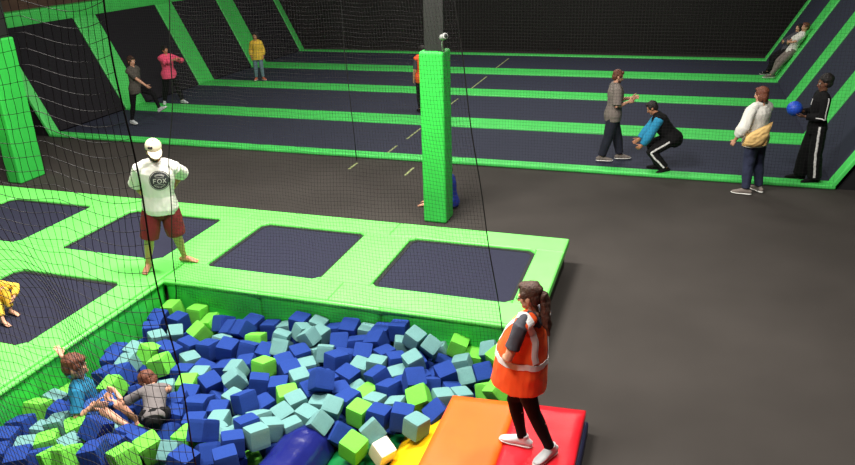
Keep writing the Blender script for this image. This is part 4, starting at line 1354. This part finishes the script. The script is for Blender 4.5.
CUBES = """
b -5720 6530 26 195 986 155 49 25
g -5698 6775 34 200 713 -16 -105 693
g -5338 6778 27 201 -1 13 673 -740
b -5474 6575 4 193 777 15 -23 629
g -5071 6416 4 195 839 135 -228 476
g -5094 6699 -36 206 -31 -755 -622 -206
t -5324 6293 13 178 937 140 103 302
t -5458 6139 8 179 892 27 44 448
g -5292 5799 43 206 738 -76 207 637
b -4734 6094 13 202 751 -85 13 654
b -5003 6076 8 198 625 -764 153 35
b -4895 6651 21 200 805 -278 122 510
b -4706 6546 15 202 761 9 -301 575
t -4695 6296 -11 180 737 -86 133 657
b -5068 5864 38 195 785 18 75 615
b -4451 6059 81 204 750 -658 25 59
b -5637 6281 9 202 964 -14 20 266
t -4854 5899 -46 183 874 32 60 481
g -5023 5630 54 204 624 528 438 -373
b -4733 5602 -12 201 994 -71 -9 78
t -4536 5628 -20 189 721 -46 689 55
g -4537 5415 11 196 987 55 -10 150
t -4740 5334 -37 184 942 12 2 336
b -4633 5815 -81 200 580 -98 808 -9
b -4290 5457 39 198 858 126 45 495
b -4356 5858 -48 201 720 -76 -90 684
t -4136 5716 74 180 736 -9 -183 652
t -4026 5518 102 187 906 97 -258 321
b -4147 5341 -97 205 792 299 -322 423
b -4418 5247 9 195 987 41 74 137
t -3918 5308 15 183 779 72 27 623
b -4180 5140 27 197 209 975 61 41
b -4514 6490 82 194 767 92 -336 539
b -4551 6765 -6 206 -65 -33 51 -996
b -4322 6779 -40 199 997 -39 -60 19
t -4120 6798 -23 179 705 -99 -85 697
b -3926 6778 103 202 721 56 6 691
t -3792 6573 120 179 752 295 -480 342
t -3700 6790 89 188 432 -542 572 -440
t -3567 6580 106 180 796 47 25 603
t -3616 6401 172 177 747 -192 -203 604
g -4290 6379 25 196 981 -166 -35 92
t -3978 6409 91 181 986 -109 113 61
b -3927 6574 -50 199 195 26 -974 113
t -3859 6207 108 189 937 -344 31 60
b -4064 6201 -8 203 122 -696 -707 -6
b -4259 6166 35 198 973 -215 62 63
b -4482 6261 -38 193 987 -148 -33 48
b -3631 6190 65 195 678 -606 -268 317
t -3465 6326 11 190 912 -168 -33 372
b -3719 6000 43 199 916 80 48 391
t -3485 6058 7 186 942 26 12 333
g -3858 5813 102 194 799 -87 47 593
b -4153 5942 -5 193 988 83 -91 90
t -3401 5740 77 188 918 46 39 391
b -3056 5567 240 201 837 -402 74 364
b -3215 5602 51 197 865 189 128 448
b -3787 5573 60 197 968 -102 82 215
b -3573 5611 29 194 984 29 -10 174
b -3724 5207 111 195 829 -200 -64 518
b -3628 5383 -53 193 360 -333 660 -569
g -3404 5472 37 205 937 18 46 346
t -3233 5361 86 183 912 85 -62 397
t -3020 5431 50 178 729 55 8 -682
t -3071 5225 38 186 776 37 73 626
t -3296 5172 56 179 843 157 19 514
t -2819 5288 158 178 968 202 150 26
b -3483 6781 35 201 703 -106 -52 702
b -3275 6763 120 206 990 140 -7 1
t -3081 6796 90 177 999 21 38 9
b -2881 6784 119 204 533 -515 481 469
b -2680 6780 196 196 730 -9 -38 -683
th -2492 6798 81 178 707 122 119 687
t -2582 6589 121 177 983 -38 71 164
b -2386 6603 85 197 15 -813 555 177
b -3102 6561 51 203 979 -104 -50 170
b -2876 6563 134 200 732 -1 -169 660
b -3309 6523 61 205 550 208 -124 799
t -3328 6213 127 180 966 -211 13 151
b -2704 6393 79 197 221 -714 221 626
t -2698 6131 125 180 999 -25 37 6
t -2894 6144 51 189 719 108 11 687
b -3161 6298 37 206 152 39 -799 -580
b -3136 6075 138 198 163 -169 -610 757
t -2308 6193 205 182 914 102 -95 381
b -2337 6385 43 197 194 330 -528 -758
b -2947 6355 82 203 631 154 -74 757
b -2533 6269 110 193 946 -53 23 318
t -2791 5859 -37 178 872 160 -75 457
b -2590 5906 136 199 868 -89 -170 458
b -2407 5743 122 196 55 966 -221 121
t -2448 6085 63 188 683 -650 -242 229
b -2299 5913 74 203 890 103 47 441
b -2170 5810 246 201 838 60 253 -480
b -3125 5784 57 202 857 21 35 514
b -2961 5943 49 203 794 82 59 600
b -2932 5676 31 204 929 -11 48 366
g -2634 5722 19 206 248 -744 141 605
g -2569 5361 93 195 781 38 11 623
t -2487 5554 77 185 568 389 -537 488
t -2254 5536 101 179 709 -135 -58 689
b -2363 5345 101 199 740 -20 66 669
b -2131 5344 147 204 994 -42 56 85
g -2063 5651 161 205 926 281 -135 211
b -2751 5519 76 204 205 -60 -34 976
g -1998 6771 102 193 986 -9 167 23
g -1813 6779 -31 198 -14 697 -714 -66
t -1632 6751 109 179 259 -949 -10 -182
g -1488 6561 150 207 884 72 -136 442
t -2205 6781 -6 179 457 593 -572 -335
b -2122 6590 -65 196 988 -32 144 55
t -2412 6521 284 181 73 599 -770 -209
t -2224 6502 227 178 549 -107 482 674
t -1887 6569 6 188 985 -29 -165 41
t -1803 6321 14 185 893 327 97 295
b -1626 6406 39 195 920 287 48 264
b -2087 6349 -38 200 909 -40 -183 372
b -2192 6132 11 194 429 -147 -30 891
g -1512 6185 -22 201 874 -257 -6 411
b -2069 5973 79 196 935 -225 7 275
b -1852 6020 5 193 676 -397 -577 -229
t -1715 5882 76 178 927 -31 80 365
t -1872 5773 101 184 948 -49 58 308
b -1839 5533 104 202 750 -513 -415 48
b -1957 6187 109 197 938 118 -61 319
g -1384 6070 98 202 832 -108 -309 447
b -4311 4846 65 198 418 -352 -477 688
b -4113 4949 127 195 970 -159 27 184
b -3955 5088 12 197 602 8 2 799
b -3991 4759 94 198 987 -19 -3 157
g -3889 4527 130 206 772 -52 -111 624
t -3830 4922 50 178 627 -30 -27 778
t -3751 4717 109 178 830 -12 127 542
t -3573 4624 116 184 -46 290 937 -191
b -4199 4620 30 206 352 906 112 207
g -4114 4290 170 206 -22 -295 -947 -126
g -4491 4685 -56 203 6 -179 758 628
t -3877 4272 191 178 903 -425 -48 31
t -4071 4387 -42 187 889 -396 -191 130
b -3669 4147 220 203 743 21 113 660
b -3595 4385 137 195 837 -367 -37 404
b -3339 4287 205 199 940 -43 -19 339
b -3404 4496 206 194 943 -84 21 320
t -3653 5044 -40 187 977 -203 -49 40
t -3596 4835 3 186 785 -170 -3 596
t -3453 5012 75 187 449 -717 -361 391
th -3508 5203 -110 187 865 -34 124 484
b -3425 4774 177 197 119 876 467 20
t -3265 4663 194 187 876 -113 1 468
t -3262 4892 107 180 901 -102 108 408
t -3107 5015 52 179 902 -56 -62 423
t -2862 5097 103 182 604 -107 413 -673
bh -3389 5013 -137 200 939 -47 -128 315
b -3246 4850 -89 197 908 -65 39 412
g -3399 4710 -187 201 903 0 -30 428
b -3432 4486 -9 201 897 0 74 437
bh -3290 4943 -320 196 831 -68 -96 544
b -2834 5352 -104 202 807 204 44 552
g -2440 4914 64 198 176 -4 -758 629
w -2189 4976 24 174 850 167 107 488
t -2333 5112 118 181 877 -140 -331 318
b -2689 5136 -18 204 286 -884 -35 369
t -1938 5197 195 182 637 385 -547 384
g -5718 4603 37 201 984 -171 -8 48
b -5700 4380 -4 202 988 -98 -104 60
b -5656 4154 19 200 -6 -585 -810 38
t -5495 4427 -54 180 -6 -700 -60 -711
t -5303 4452 51 189 495 618 -485 -372
t -5710 4808 5 178 984 -80 157 39
g -5715 5018 -76 197 750 9 23 661
g -5056 4443 76 201 909 91 -95 395
t -4963 4233 48 177 856 82 -17 511
g -5245 4240 1 195 209 -630 -219 -715
g -4700 3949 195 204 714 380 408 423
g -4911 3975 109 204 698 645 -310 17
t -5446 4169 -38 185 969 78 29 233
b -5340 3992 -16 206 970 55 -11 236
b -5124 4042 1 204 932 -215 -59 284
b -5478 4633 13 197 558 -88 825 28
b -5516 4837 -113 202 975 -61 112 182
bh -4781 4147 -6 198 827 -79 84 551
b -5558 3958 3 203 700 669 168 184
bh -5222 4790 -33 198 936 83 220 262
t -4789 4534 34 179 201 -23 -934 294
b -4772 4371 173 205 672 -119 301 666
b -4473 4026 221 203 986 -12 -132 97
b -4547 4265 87 203 991 -136 3 14
g -4221 4073 196 201 514 297 -649 475
b -4529 4474 42 204 696 -83 165 694
bh -4566 4875 -110 199 952 -72 -229 193
b -4895 4762 -4 201 911 -115 -202 341
b -5619 5575 14 194 438 -445 -588 515
b -5717 5780 -15 201 998 41 -54 -15
t -5505 5805 24 187 729 93 -37 677
t -5399 5558 42 186 497 498 375 604
b -5260 6004 -36 204 468 -515 586 416
g -5231 5118 53 200 733 27 -193 652
b -5298 5347 43 205 730 -74 -197 650
t -4637 5184 72 178 939 -110 -29 324
b -5514 5348 -11 205 763 -107 -92 631
b -4317 4386 96 198 813 -39 65 577
b -4390 5045 59 194 985 40 -81 149
bh -3785 5230 -165 202 752 300 113 576
b -3706 4517 278 199 746 -277 140 589
b -3302 5911 -5 199 870 -123 -7 478
b -3573 5861 61 205 42 398 -914 -67
bh -5712 4955 -299 195 748 115 -49 652
b -5135 5839 -240 202 983 -57 -20 172
bh -5256 4173 -323 199 793 -6 145 591
bh -1176 6150 -198 200 0 -753 647 -122
bh -5676 4280 -232 200 797 62 54 598
bh -4826 3977 -227 195 81 67 777 621
bh -4656 5388 -230 200 874 42 -124 468
bh -4139 4735 -325 205 118 -82 982 -124
bh -3498 6220 -223 195 -22 -54 791 609
bh -3757 6575 -345 193 750 8 18 662
bh -1783 6772 -340 194 737 45 134 661
b -4195 6564 -205 199 986 -7 -27 166
bh -3543 5580 -340 207 895 124 35 427
bh -2977 5479 -334 194 349 -738 -162 -555
bh -5502 3958 -289 207 868 35 -56 491
bh -4848 5025 -351 200 207 -239 733 -602
bh -2936 5702 -334 195 883 -49 9 467
bh -4532 3844 -221 199 996 -64 -33 55
bh -4625 6413 -233 196 376 642 312 -591
b -2780 5582 -195 203 875 44 -51 479
bh -2582 6565 -93 201 939 -29 191 286
bh -5711 4742 -328 197 993 90 42 68
b -4186 5732 -234 196 986 28 -50 154
b -4096 5956 -341 205 86 -623 -27 -777
bh -3727 4810 -272 204 988 -54 17 145
bh -4482 6298 -290 199 369 427 -589 -579
bh -4522 5837 -357 199 454 601 -369 545
bh -5153 6759 -266 203 993 112 3 49
bh -2113 5609 -260 207 771 -38 58 633
bh -5349 6750 -238 194 -95 -144 630 757
bh -4725 5992 -257 195 989 -59 -58 120
bh -2461 6061 -304 198 882 -7 19 471
b -5197 5411 -244 200 528 -493 -494 484
bh -2897 5923 -315 194 598 -402 564 404
bh -3855 4456 -253 194 772 28 -131 621
bh -2897 6594 -135 196 823 -285 35 490
bh -3656 4591 -129 198 641 738 -209 -2
bh -4311 3924 -279 203 987 108 32 114
bh -3305 5520 -264 201 204 249 715 620
b -5502 5967 -338 193 983 70 -148 79
b -2342 6568 -153 194 991 -98 68 65
bh -1699 5794 -226 199 973 35 -68 218
b -3696 6778 -171 205 999 16 40 32
bh -3633 5386 -284 206 10 -965 259 50
bh -5572 5764 -335 198 702 150 72 692
bh -4039 5120 -243 205 919 -27 0 394
bh -3144 5388 -162 206 662 286 -621 308
bh -4318 5897 -310 199 981 -13 -40 190
bh -1914 5482 -244 203 721 -84 93 682
b -2449 6778 -170 198 666 -294 -343 594
bh -5264 3974 -243 195 754 -66 67 650
bh -5675 6786 -222 201 933 16 -360 7
bh -3667 6425 -94 194 929 -362 82 3
b -4508 4500 -261 202 936 -88 -125 317
bh -4262 5218 -344 204 858 110 70 497
bh -5390 6431 -323 206 175 161 109 -965
bh -3911 4236 -322 199 773 -205 47 598
bh -4225 4935 -162 195 986 9 0 168
bh -2699 6557 -335 206 843 45 116 524
b -1719 6376 -235 205 317 -633 445 548
bh -1259 6357 -292 207 998 0 62 8
b -5102 5207 -334 201 452 -370 -600 547
b -4766 4828 -231 202 955 -1 -80 285
bh -3900 4677 -136 198 995 -14 -14 101
bh -4407 6512 -354 195 886 59 -42 458
bh -5367 6207 -209 197 985 64 -33 154
bh -2256 6441 -339 203 961 -97 59 252
b -4368 5686 -282 197 406 -617 376 560
bh -3290 5993 -339 203 591 470 546 363
bh -1377 6132 -310 200 994 24 -2 102
bh -3156 5627 -358 199 897 -32 44 440
bh -5415 3724 -252 207 966 28 -21 258
b -5377 5557 -188 195 789 -16 -6 614
b -3294 6155 -126 200 249 949 177 -80
bh -1154 6566 -250 195 764 20 17 645
bh -2807 5345 -343 206 921 118 36 370
bh -5324 5990 -289 200 971 -79 -190 121
bh -4357 4126 -282 198 770 -629 -99 50
bh -2536 5616 -246 195 998 25 -54 13
b -2335 5506 -188 201 718 54 -53 692
bh -2056 6564 -354 199 996 -89 -7 24
bh -3933 5310 -331 195 477 -155 108 -858
bh -4538 6777 -355 193 996 85 19 5
bh -2838 6157 -239 198 928 15 35 370
bh -2713 5789 -336 201 878 -124 -107 451
bh -5307 5060 -258 200 800 -32 22 599
b -4845 6399 -228 206 161 -129 700 -683
bh -5211 6253 -246 206 985 -35 -15 167
bh -4877 4617 -207 206 908 -141 -112 379
bh -4723 5795 -271 204 649 48 140 746
bh -1688 5567 -195 200 987 -22 -37 155
bh -4866 5257 -276 200 943 52 -70 322
bh -5226 4795 -337 198 897 -115 82 418
bh -4110 6157 -314 199 710 -694 -79 95
bh -2586 6213 -108 193 940 -32 11 339
b -4992 4384 -191 204 734 10 21 679
bh -5529 5094 -278 196 880 67 -67 465
bh -4338 6754 -278 193 984 134 -45 106
bh -2269 5959 -173 199 565 758 -190 -266
bh -5685 3819 -254 203 862 84 -11 500
bh -3821 5486 -239 199 877 -61 -54 474
bh -5686 5587 -226 198 347 634 126 -680
bh -1490 5650 -294 202 973 -95 2 209
bh -4336 5460 -189 195 -24 -989 147 -13
b -2121 5378 -222 193 992 -78 29 98
bh -4548 5617 -295 201 981 -25 -47 186
b -5487 6596 -206 200 -49 983 176 16
bh -3548 5799 -157 205 837 76 2 542
bh -3062 6068 -152 199 824 -33 -32 564
bh -1600 6606 -293 204 917 67 10 392
bh -4268 6342 -196 193 708 -23 -59 704
bh -1955 6379 -232 193 954 -75 40 288
b -3536 4907 -356 201 995 -66 -8 79
bh -3742 4169 -193 196 797 -101 -47 594
bh -2901 6743 -325 194 568 475 276 -613
bh -4482 5286 -255 195 880 -56 -121 456
bh -3456 6565 -143 198 907 78 255 327
bh -4084 4564 -185 198 967 -234 -81 60
bh -5562 5425 -245 201 930 -21 -21 366
bh -2706 6781 -190 205 -89 691 -715 67
bh -5194 4420 -238 198 637 -771 13 -6
bh -4760 6730 -293 195 796 20 -74 601
bh -3909 6166 -256 201 496 473 571 451
bh -2315 5294 -269 193 998 -3 36 53
bh -2244 6776 -310 198 987 -57 151 26
bh -4591 4956 -360 197 945 53 23 321
bh -3986 6594 -360 198 982 -48 1 180
bh -4957 5683 -340 194 956 -102 99 255
bh -1155 5929 -182 201 769 -198 607 38
b -4968 5452 -165 202 864 -35 127 486
bh -5423 4406 -345 203 771 37 85 631
bh -3720 5662 -224 206 891 81 39 444
bh -3475 6788 -216 198 558 -1 830 13
bh -5359 5768 -319 202 707 18 66 704
bh -3068 6581 -312 199 840 196 246 442
bh -4601 6604 -218 196 755 -48 10 654
bh -3587 5134 -340 205 541 585 379 -471
bh -5023 4175 -272 203 -76 995 -56 12
bh -2723 6360 -148 206 926 -76 80 360
bh -2303 5744 -277 204 745 124 -85 650
bh -3400 5322 -309 206 914 41 112 389
bh -4930 5934 -346 195 960 69 -99 254
bh -1893 5670 -349 193 741 -94 42 664
bh -3917 6789 -127 196 5 575 -11 -818
bh -5050 6391 -350 199 956 68 -41 282
bh -4117 6777 -299 203 706 -53 -121 696
bh -5050 3947 -263 199 787 29 58 614
bh -2690 6024 -213 200 933 31 -28 357
bh -3799 5017 -344 204 180 -648 -87 -735
bh -2684 5163 -325 194 744 -516 -419 74
bh -3351 5772 -305 202 787 27 106 607
bh -2119 6279 -352 194 934 1 -90 346
bh -5635 4516 -255 196 962 22 129 241
bh -1175 6781 -235 203 721 0 -8 693
bh -2352 6241 -195 203 930 16 74 359
bh -1320 5791 -226 199 947 172 -29 270
bh -4147 4180 -245 197 657 35 -702 274
bh -3281 6689 -316 205 -53 -309 -756 -574
bh -4955 6574 -266 197 931 8 -100 351
bh -4777 5563 -216 193 639 -250 -713 -144
b -2556 5361 -214 196 362 -541 235 722
bh -3952 5764 -243 193 997 39 42 57
b -4295 6121 -223 204 989 16 30 142
bh -3024 5249 -334 195 892 123 130 414
bh -1657 6096 -255 207 913 -108 282 276
bh -4965 6786 -231 196 999 32 1 1
bh -4660 5173 -337 197 -6 -328 -931 -160
bh -1531 5929 -225 201 965 3 -47 258
bh -1821 6562 -240 197 50 -685 -213 -695
bh -1491 6353 -284 198 722 -680 -85 101
bh -4602 4670 -328 194 945 -116 -159 262
bh -1873 6194 -220 198 955 -8 -29 296
b -4024 5549 -127 193 853 44 -1 520
bh -3552 6608 -362 196 999 20 31 22
bh -3886 6388 -245 206 736 -67 100 666
bh -4877 3784 -210 197 615 401 -496 464
bh -3247 5182 -297 197 364 116 50 923
bh -4598 4051 -252 202 720 -64 5 691
bh -4788 4179 -332 205 817 -67 -6 572
bh -5709 5247 -338 197 996 19 -46 80
bh -5469 4195 -247 198 862 13 87 499
bh -3226 6444 -194 203 505 -641 576 46
bh -2959 6330 -215 204 951 2 94 296
bh -4506 6053 -227 202 -48 -619 -779 -84
bh -4408 5071 -184 195 932 -56 54 353
bh -1354 6570 -202 195 742 -9 33 669
bh -4316 4586 -254 204 606 -624 267 -414
bh -5695 4062 -242 203 157 -680 116 707
bh -5419 4655 -333 206 201 -92 4 -975
bh -4384 4797 -328 204 970 -19 -203 133
bh -4074 6377 -214 199 741 -9 2 671
bh -5662 6381 -305 195 2 -22 -672 740
bh -3702 6120 -187 205 727 44 -37 684
b -5711 6586 -260 203 707 60 73 701
b -5380 5286 -208 201 992 -37 5 124
bh -5213 6509 -231 202 834 203 -36 -512
b -5068 4996 -247 198 986 32 30 158
bh -2514 6365 -339 198 937 -107 64 325
bh -5525 6149 -215 201 974 163 -26 153
bh -4980 4760 -328 200 363 -155 -73 916
bh -2062 6077 -201 203 967 -24 -97 234
bh -4928 6173 -231 206 525 434 -599 421
bh -1406 6775 -258 205 742 79 78 661
bh -3164 6776 -104 198 737 12 -34 675
bh -1851 5942 -204 198 545 60 72 833
bh -2071 5828 -214 206 702 -700 127 33
bh -5497 4862 -345 198 987 42 92 129
bh -4115 5430 -316 204 803 242 -322 439
bh -2462 6603 -344 194 716 -6 116 688
bh -3113 5859 -266 199 760 -13 12 650
bh -3754 5921 -363 200 766 27 17 642
bh -3985 4875 -228 204 396 -435 -629 509
bh -3500 6006 -241 205 460 383 -617 -511
bh -4561 4267 -172 195 768 -10 -17 640
bh -3927 5983 -127 202 720 48 139 678
bh -2022 6775 -331 202 973 -28 227 42
bh -5129 6058 -252 195 337 531 -395 670
bh -3166 6253 -322 205 933 -237 -6 271
bh -2503 5825 -166 201 769 -24 -50 637
b -4961 5213 -37 206 7 150 -846 -512
bh -3461 6399 -337 196 326 -563 527 547
b -5719 6196 -195 200 737 -57 68 671
b -5144 5616 -166 197 737 34 91 668
bh -5714 5960 -268 202 997 36 -22 57
bh -4742 4410 -237 201 624 275 -623 384
b -4702 6200 -354 200 714 -38 -15 699
bh -3661 4364 -209 197 849 -20 -3 528
bh -4244 4379 -257 200 964 -28 -105 242
bh -3689 6333 -341 198 785 -76 138 599
bh -3462 4485 -334 205 854 -3 69 516
"""
# ------------------------------------------------------------------ foam cubes
def foam_mesh(name, m, seed):
    r = random.Random(seed)
    bm = bmesh.new()
    bmesh.ops.create_cube(bm, size=1)
    bmesh.ops.subdivide_edges(bm, edges=list(bm.edges), cuts=5, use_grid_fill=True)
    a, b, c = r.uniform(-.05, .05), r.uniform(-.05, .05), r.uniform(-.04, .04)
    off = V((r.uniform(0, 9), r.uniform(0, 9), r.uniform(0, 9)))
    for v in bm.verts:
        p = v.co * 2
        # rounded arrises, slightly bowed and skewed like cut foam
        q = V(p)
        s = sorted((abs(p.x), abs(p.y), abs(p.z)))
        if s[1] > .99:
            q *= .965 if s[0] < .99 else .935
        q = q * (1 + .012 * noise.noise(p * .9 + off))
        q.x += a * q.z * q.z * .5 + c * q.y
        q.y += b * q.x * q.z
        v.co = q * .5
    bmesh.ops.recalc_face_normals(bm, faces=bm.faces)
    me = bpy.data.meshes.new(name)
    bm.to_mesh(me)
    bm.free()
    me.materials.append(m)
    return me

LAND = [((-5.2, 4.8), 'teal-shirted boy'), ((-4.35, 4.7), 'grey-shirted boy'), ((-5.75, 6.8), 'pit corner'), ((-1.75, 5.65), 'orange mat panel'),
        ((-1.95, 5.2), 'yellow mat panel'), ((-2.4, 5.15), 'green mat panel'), ((-3.0, 4.9), 'navy mat panel'), ((-1.5, 6.5), 'orange vest'), ((-3.95, 6.02), 'lone lime mid-pit cube'),
        ((-5.5, 3.95), 'lower left picture corner'), ((-5.85, 5.75), 'wall behind the boys'), ((-2.75, 5.70), 'lime cube by green panel'), ((-4.2, 4.3), 'black shorts'),
        ((-2.6, 6.3), 'sagging wall pad'), ((-3.3, 6.1), 'centre of the pit'), ((-4.65, 5.75), 'spot below the capped man'), ((-3.75, 5.2), 'near middle of pit')]
NTH = ['', 'second ', 'third ', 'fourth ', 'fifth ', 'sixth ', 'seventh ', 'eighth ', 'ninth ', 'tenth ', 'eleventh ', 'twelfth ', 'thirteenth ', 'fourteenth ', 'fifteenth ', 'sixteenth ', 'seventeenth ', 'eighteenth ', 'nineteenth ', 'twentieth ']
NTH += ['twenty-' + n for n in ['first ', 'second ', 'third ', 'fourth ', 'fifth ', 'sixth ', 'seventh ', 'eighth ', 'ninth ']] + ['thirtieth ', 'thirty-first ', 'thirty-second ', 'thirty-third ', 'thirty-fourth ']
NTH += ['%dth ' % i for i in range(36, 300)]

def cubes():
    cm = {'b': ('royal blue', 'foam_blue'), 't': ('pale teal', 'foam_teal'), 'g': ('lime green', 'foam_green'), 'w': ('white', 'foam_white')}
    meshes = {k: [foam_mesh('foam_cube', M[m], ord(k) * 10 + i) for i in range(5)] for k, (n, m) in cm.items()}
    rows = [r.split() for r in CUBES.strip().splitlines()]
    items, hidden = [], []
    for r in rows:
        c, vis = r[0][0], r[0][1:] != 'h'
        x, y, z, s, qa, qb, qc, qd = [int(v) / 1000 for v in r[1:]]
        (items if vis else hidden).append((c, V((x, y, z)), s, Quaternion((qa, qb, qc, qd)).normalized()))
    # which cube is which: by colour, how it lies, and what it is close to
    zones = {}
    for n, (c, p, s, q) in enumerate(items):
        if p.y > 6.45 and -5.35 < p.x < -1.9:
            zones.setdefault((c, 'back'), []).append((p.x, n))
        else:
            d, w = min((math.hypot(p.x - l[0][0], p.y - l[0][1]), l[1]) for l in LAND)
            zones.setdefault((c, w), []).append((d, n))
    lab = {}
    for (c, w), v in zones.items():
        v.sort()
        for k, (d, n) in enumerate(v):
            R = items[n][3].to_matrix()
            u = max(abs(R[2][j]) for j in range(3))
            how = 'lying flat' if u > .955 else 'tilted' if u > .80 else 'on edge'
            cn = {'b': 'blue', 't': 'teal', 'g': 'lime', 'w': 'white'}[c]
            if w == 'back':
                pos = '%s%s one from left along the back wall' % (NTH[k] or 'first ', cn)
            else:
                pos = '%s%s one from the %s' % (NTH[k] or 'first ', cn, w)
            lab[n] = '%s foam cube %s, %s' % (cm[c][0], how, pos)
            if len(v) == 1:
                lab[n] = '%s foam cube %s, only %s one near the %s' % (cm[c][0], how, cn, 'back wall pad' if w == 'back' else w)
    for n, (c, p, s, q) in enumerate(items):
        me = meshes[c][n % 5]
        o = bpy.data.objects.new('foam_cube', me)
        o.location = p
        o.rotation_mode = 'QUATERNION'
        o.rotation_quaternion = q
        o.scale = (s, s, s)
        COL.objects.link(o)
        tag(o, lab[n], 'foam cube', 'foam cubes filling the pit')
    if hidden:
        bm = bmesh.new()
        for c, p, s, q in hidden:
            bmesh.ops.create_cube(bm, size=.97, matrix=Matrix.LocRotScale(p, q, V((s, s, s))))
        o = meshobj('foam_fill', bm, M['foam_blue'])
        tag(o, 'buried blue foam cubes underneath the top layer of the pit', 'foam', kind='stuff')

# ------------------------------------------------------------------ camera, light, run
def camera():
    cd = bpy.data.cameras.new('camera')
    cd.sensor_width = 36
    cd.lens = 742.883 * 36 / 855
    cd.clip_end = 200
    o = bpy.data.objects.new('camera', cd)
    COL.objects.link(o)
    r = Vector((0.9499581, 0.3109731, -0.0295859))
    d = Vector((0.0923236, -0.3699805, -0.9244408))
    f = Vector((-0.2984224, 0.8754485, -0.3801762))
    m = Matrix((r, -d, -f)).transposed().to_4x4()
    m.translation = (0, 0, 4.3615)
    o.matrix_world = m
    SC.camera = o

def lamp(loc, power, size=(1.2, .5), col=(1, .95, .88), aim=None):
    l = bpy.data.lights.new('ceiling_lamp', 'AREA')
    l.shape = 'RECTANGLE'
    l.size, l.size_y = size
    l.energy = power
    l.color = col
    o = bpy.data.objects.new('ceiling_lamp', l)
    o.location = loc
    if aim:
        o.rotation_euler = (V(aim) - V(loc)).to_track_quat('-Z', 'Y').to_euler()
    COL.objects.link(o)

def lights():
    w = bpy.data.worlds.new('hall_ambient')
    SC.world = w
    w.use_nodes = True
    w.node_tree.nodes['Background'].inputs['Color'].default_value = (.9, .95, 1, 1)
    w.node_tree.nodes['Background'].inputs['Strength'].default_value = .05
    lamp((-4.2, 7.4, 7.6), 1150, (2.2, 1.2))
    lamp((-8.5, 7.5, 7.6), 520, (2.2, 1.2))
    lamp((.4, 7.4, 7.6), 430, (1.2, .9))
    lamp((-3.4, 2.6, 7.6), 640, (2.0, 1.2))
    lamp((-7, 17.5, 7.6), 225, (2.5, 1.2))
    lamp((-2.5, 17.5, 7.6), 270, (2.5, 1.2))
    lamp((-6, 23.0, 7.6), 170, (2.5, 1.2))
    lamp((-1.5, 23.0, 7.6), 230, (2.5, 1.2))
    SC.view_settings.view_transform = 'Standard'
    SC.view_settings.look = 'None'
    SC.view_settings.exposure = 0
    SC.view_settings.gamma = 1

setting()
deck()
pit()
mats()
court()
columns()
cubes()
people()
nets()
lights()
camera()
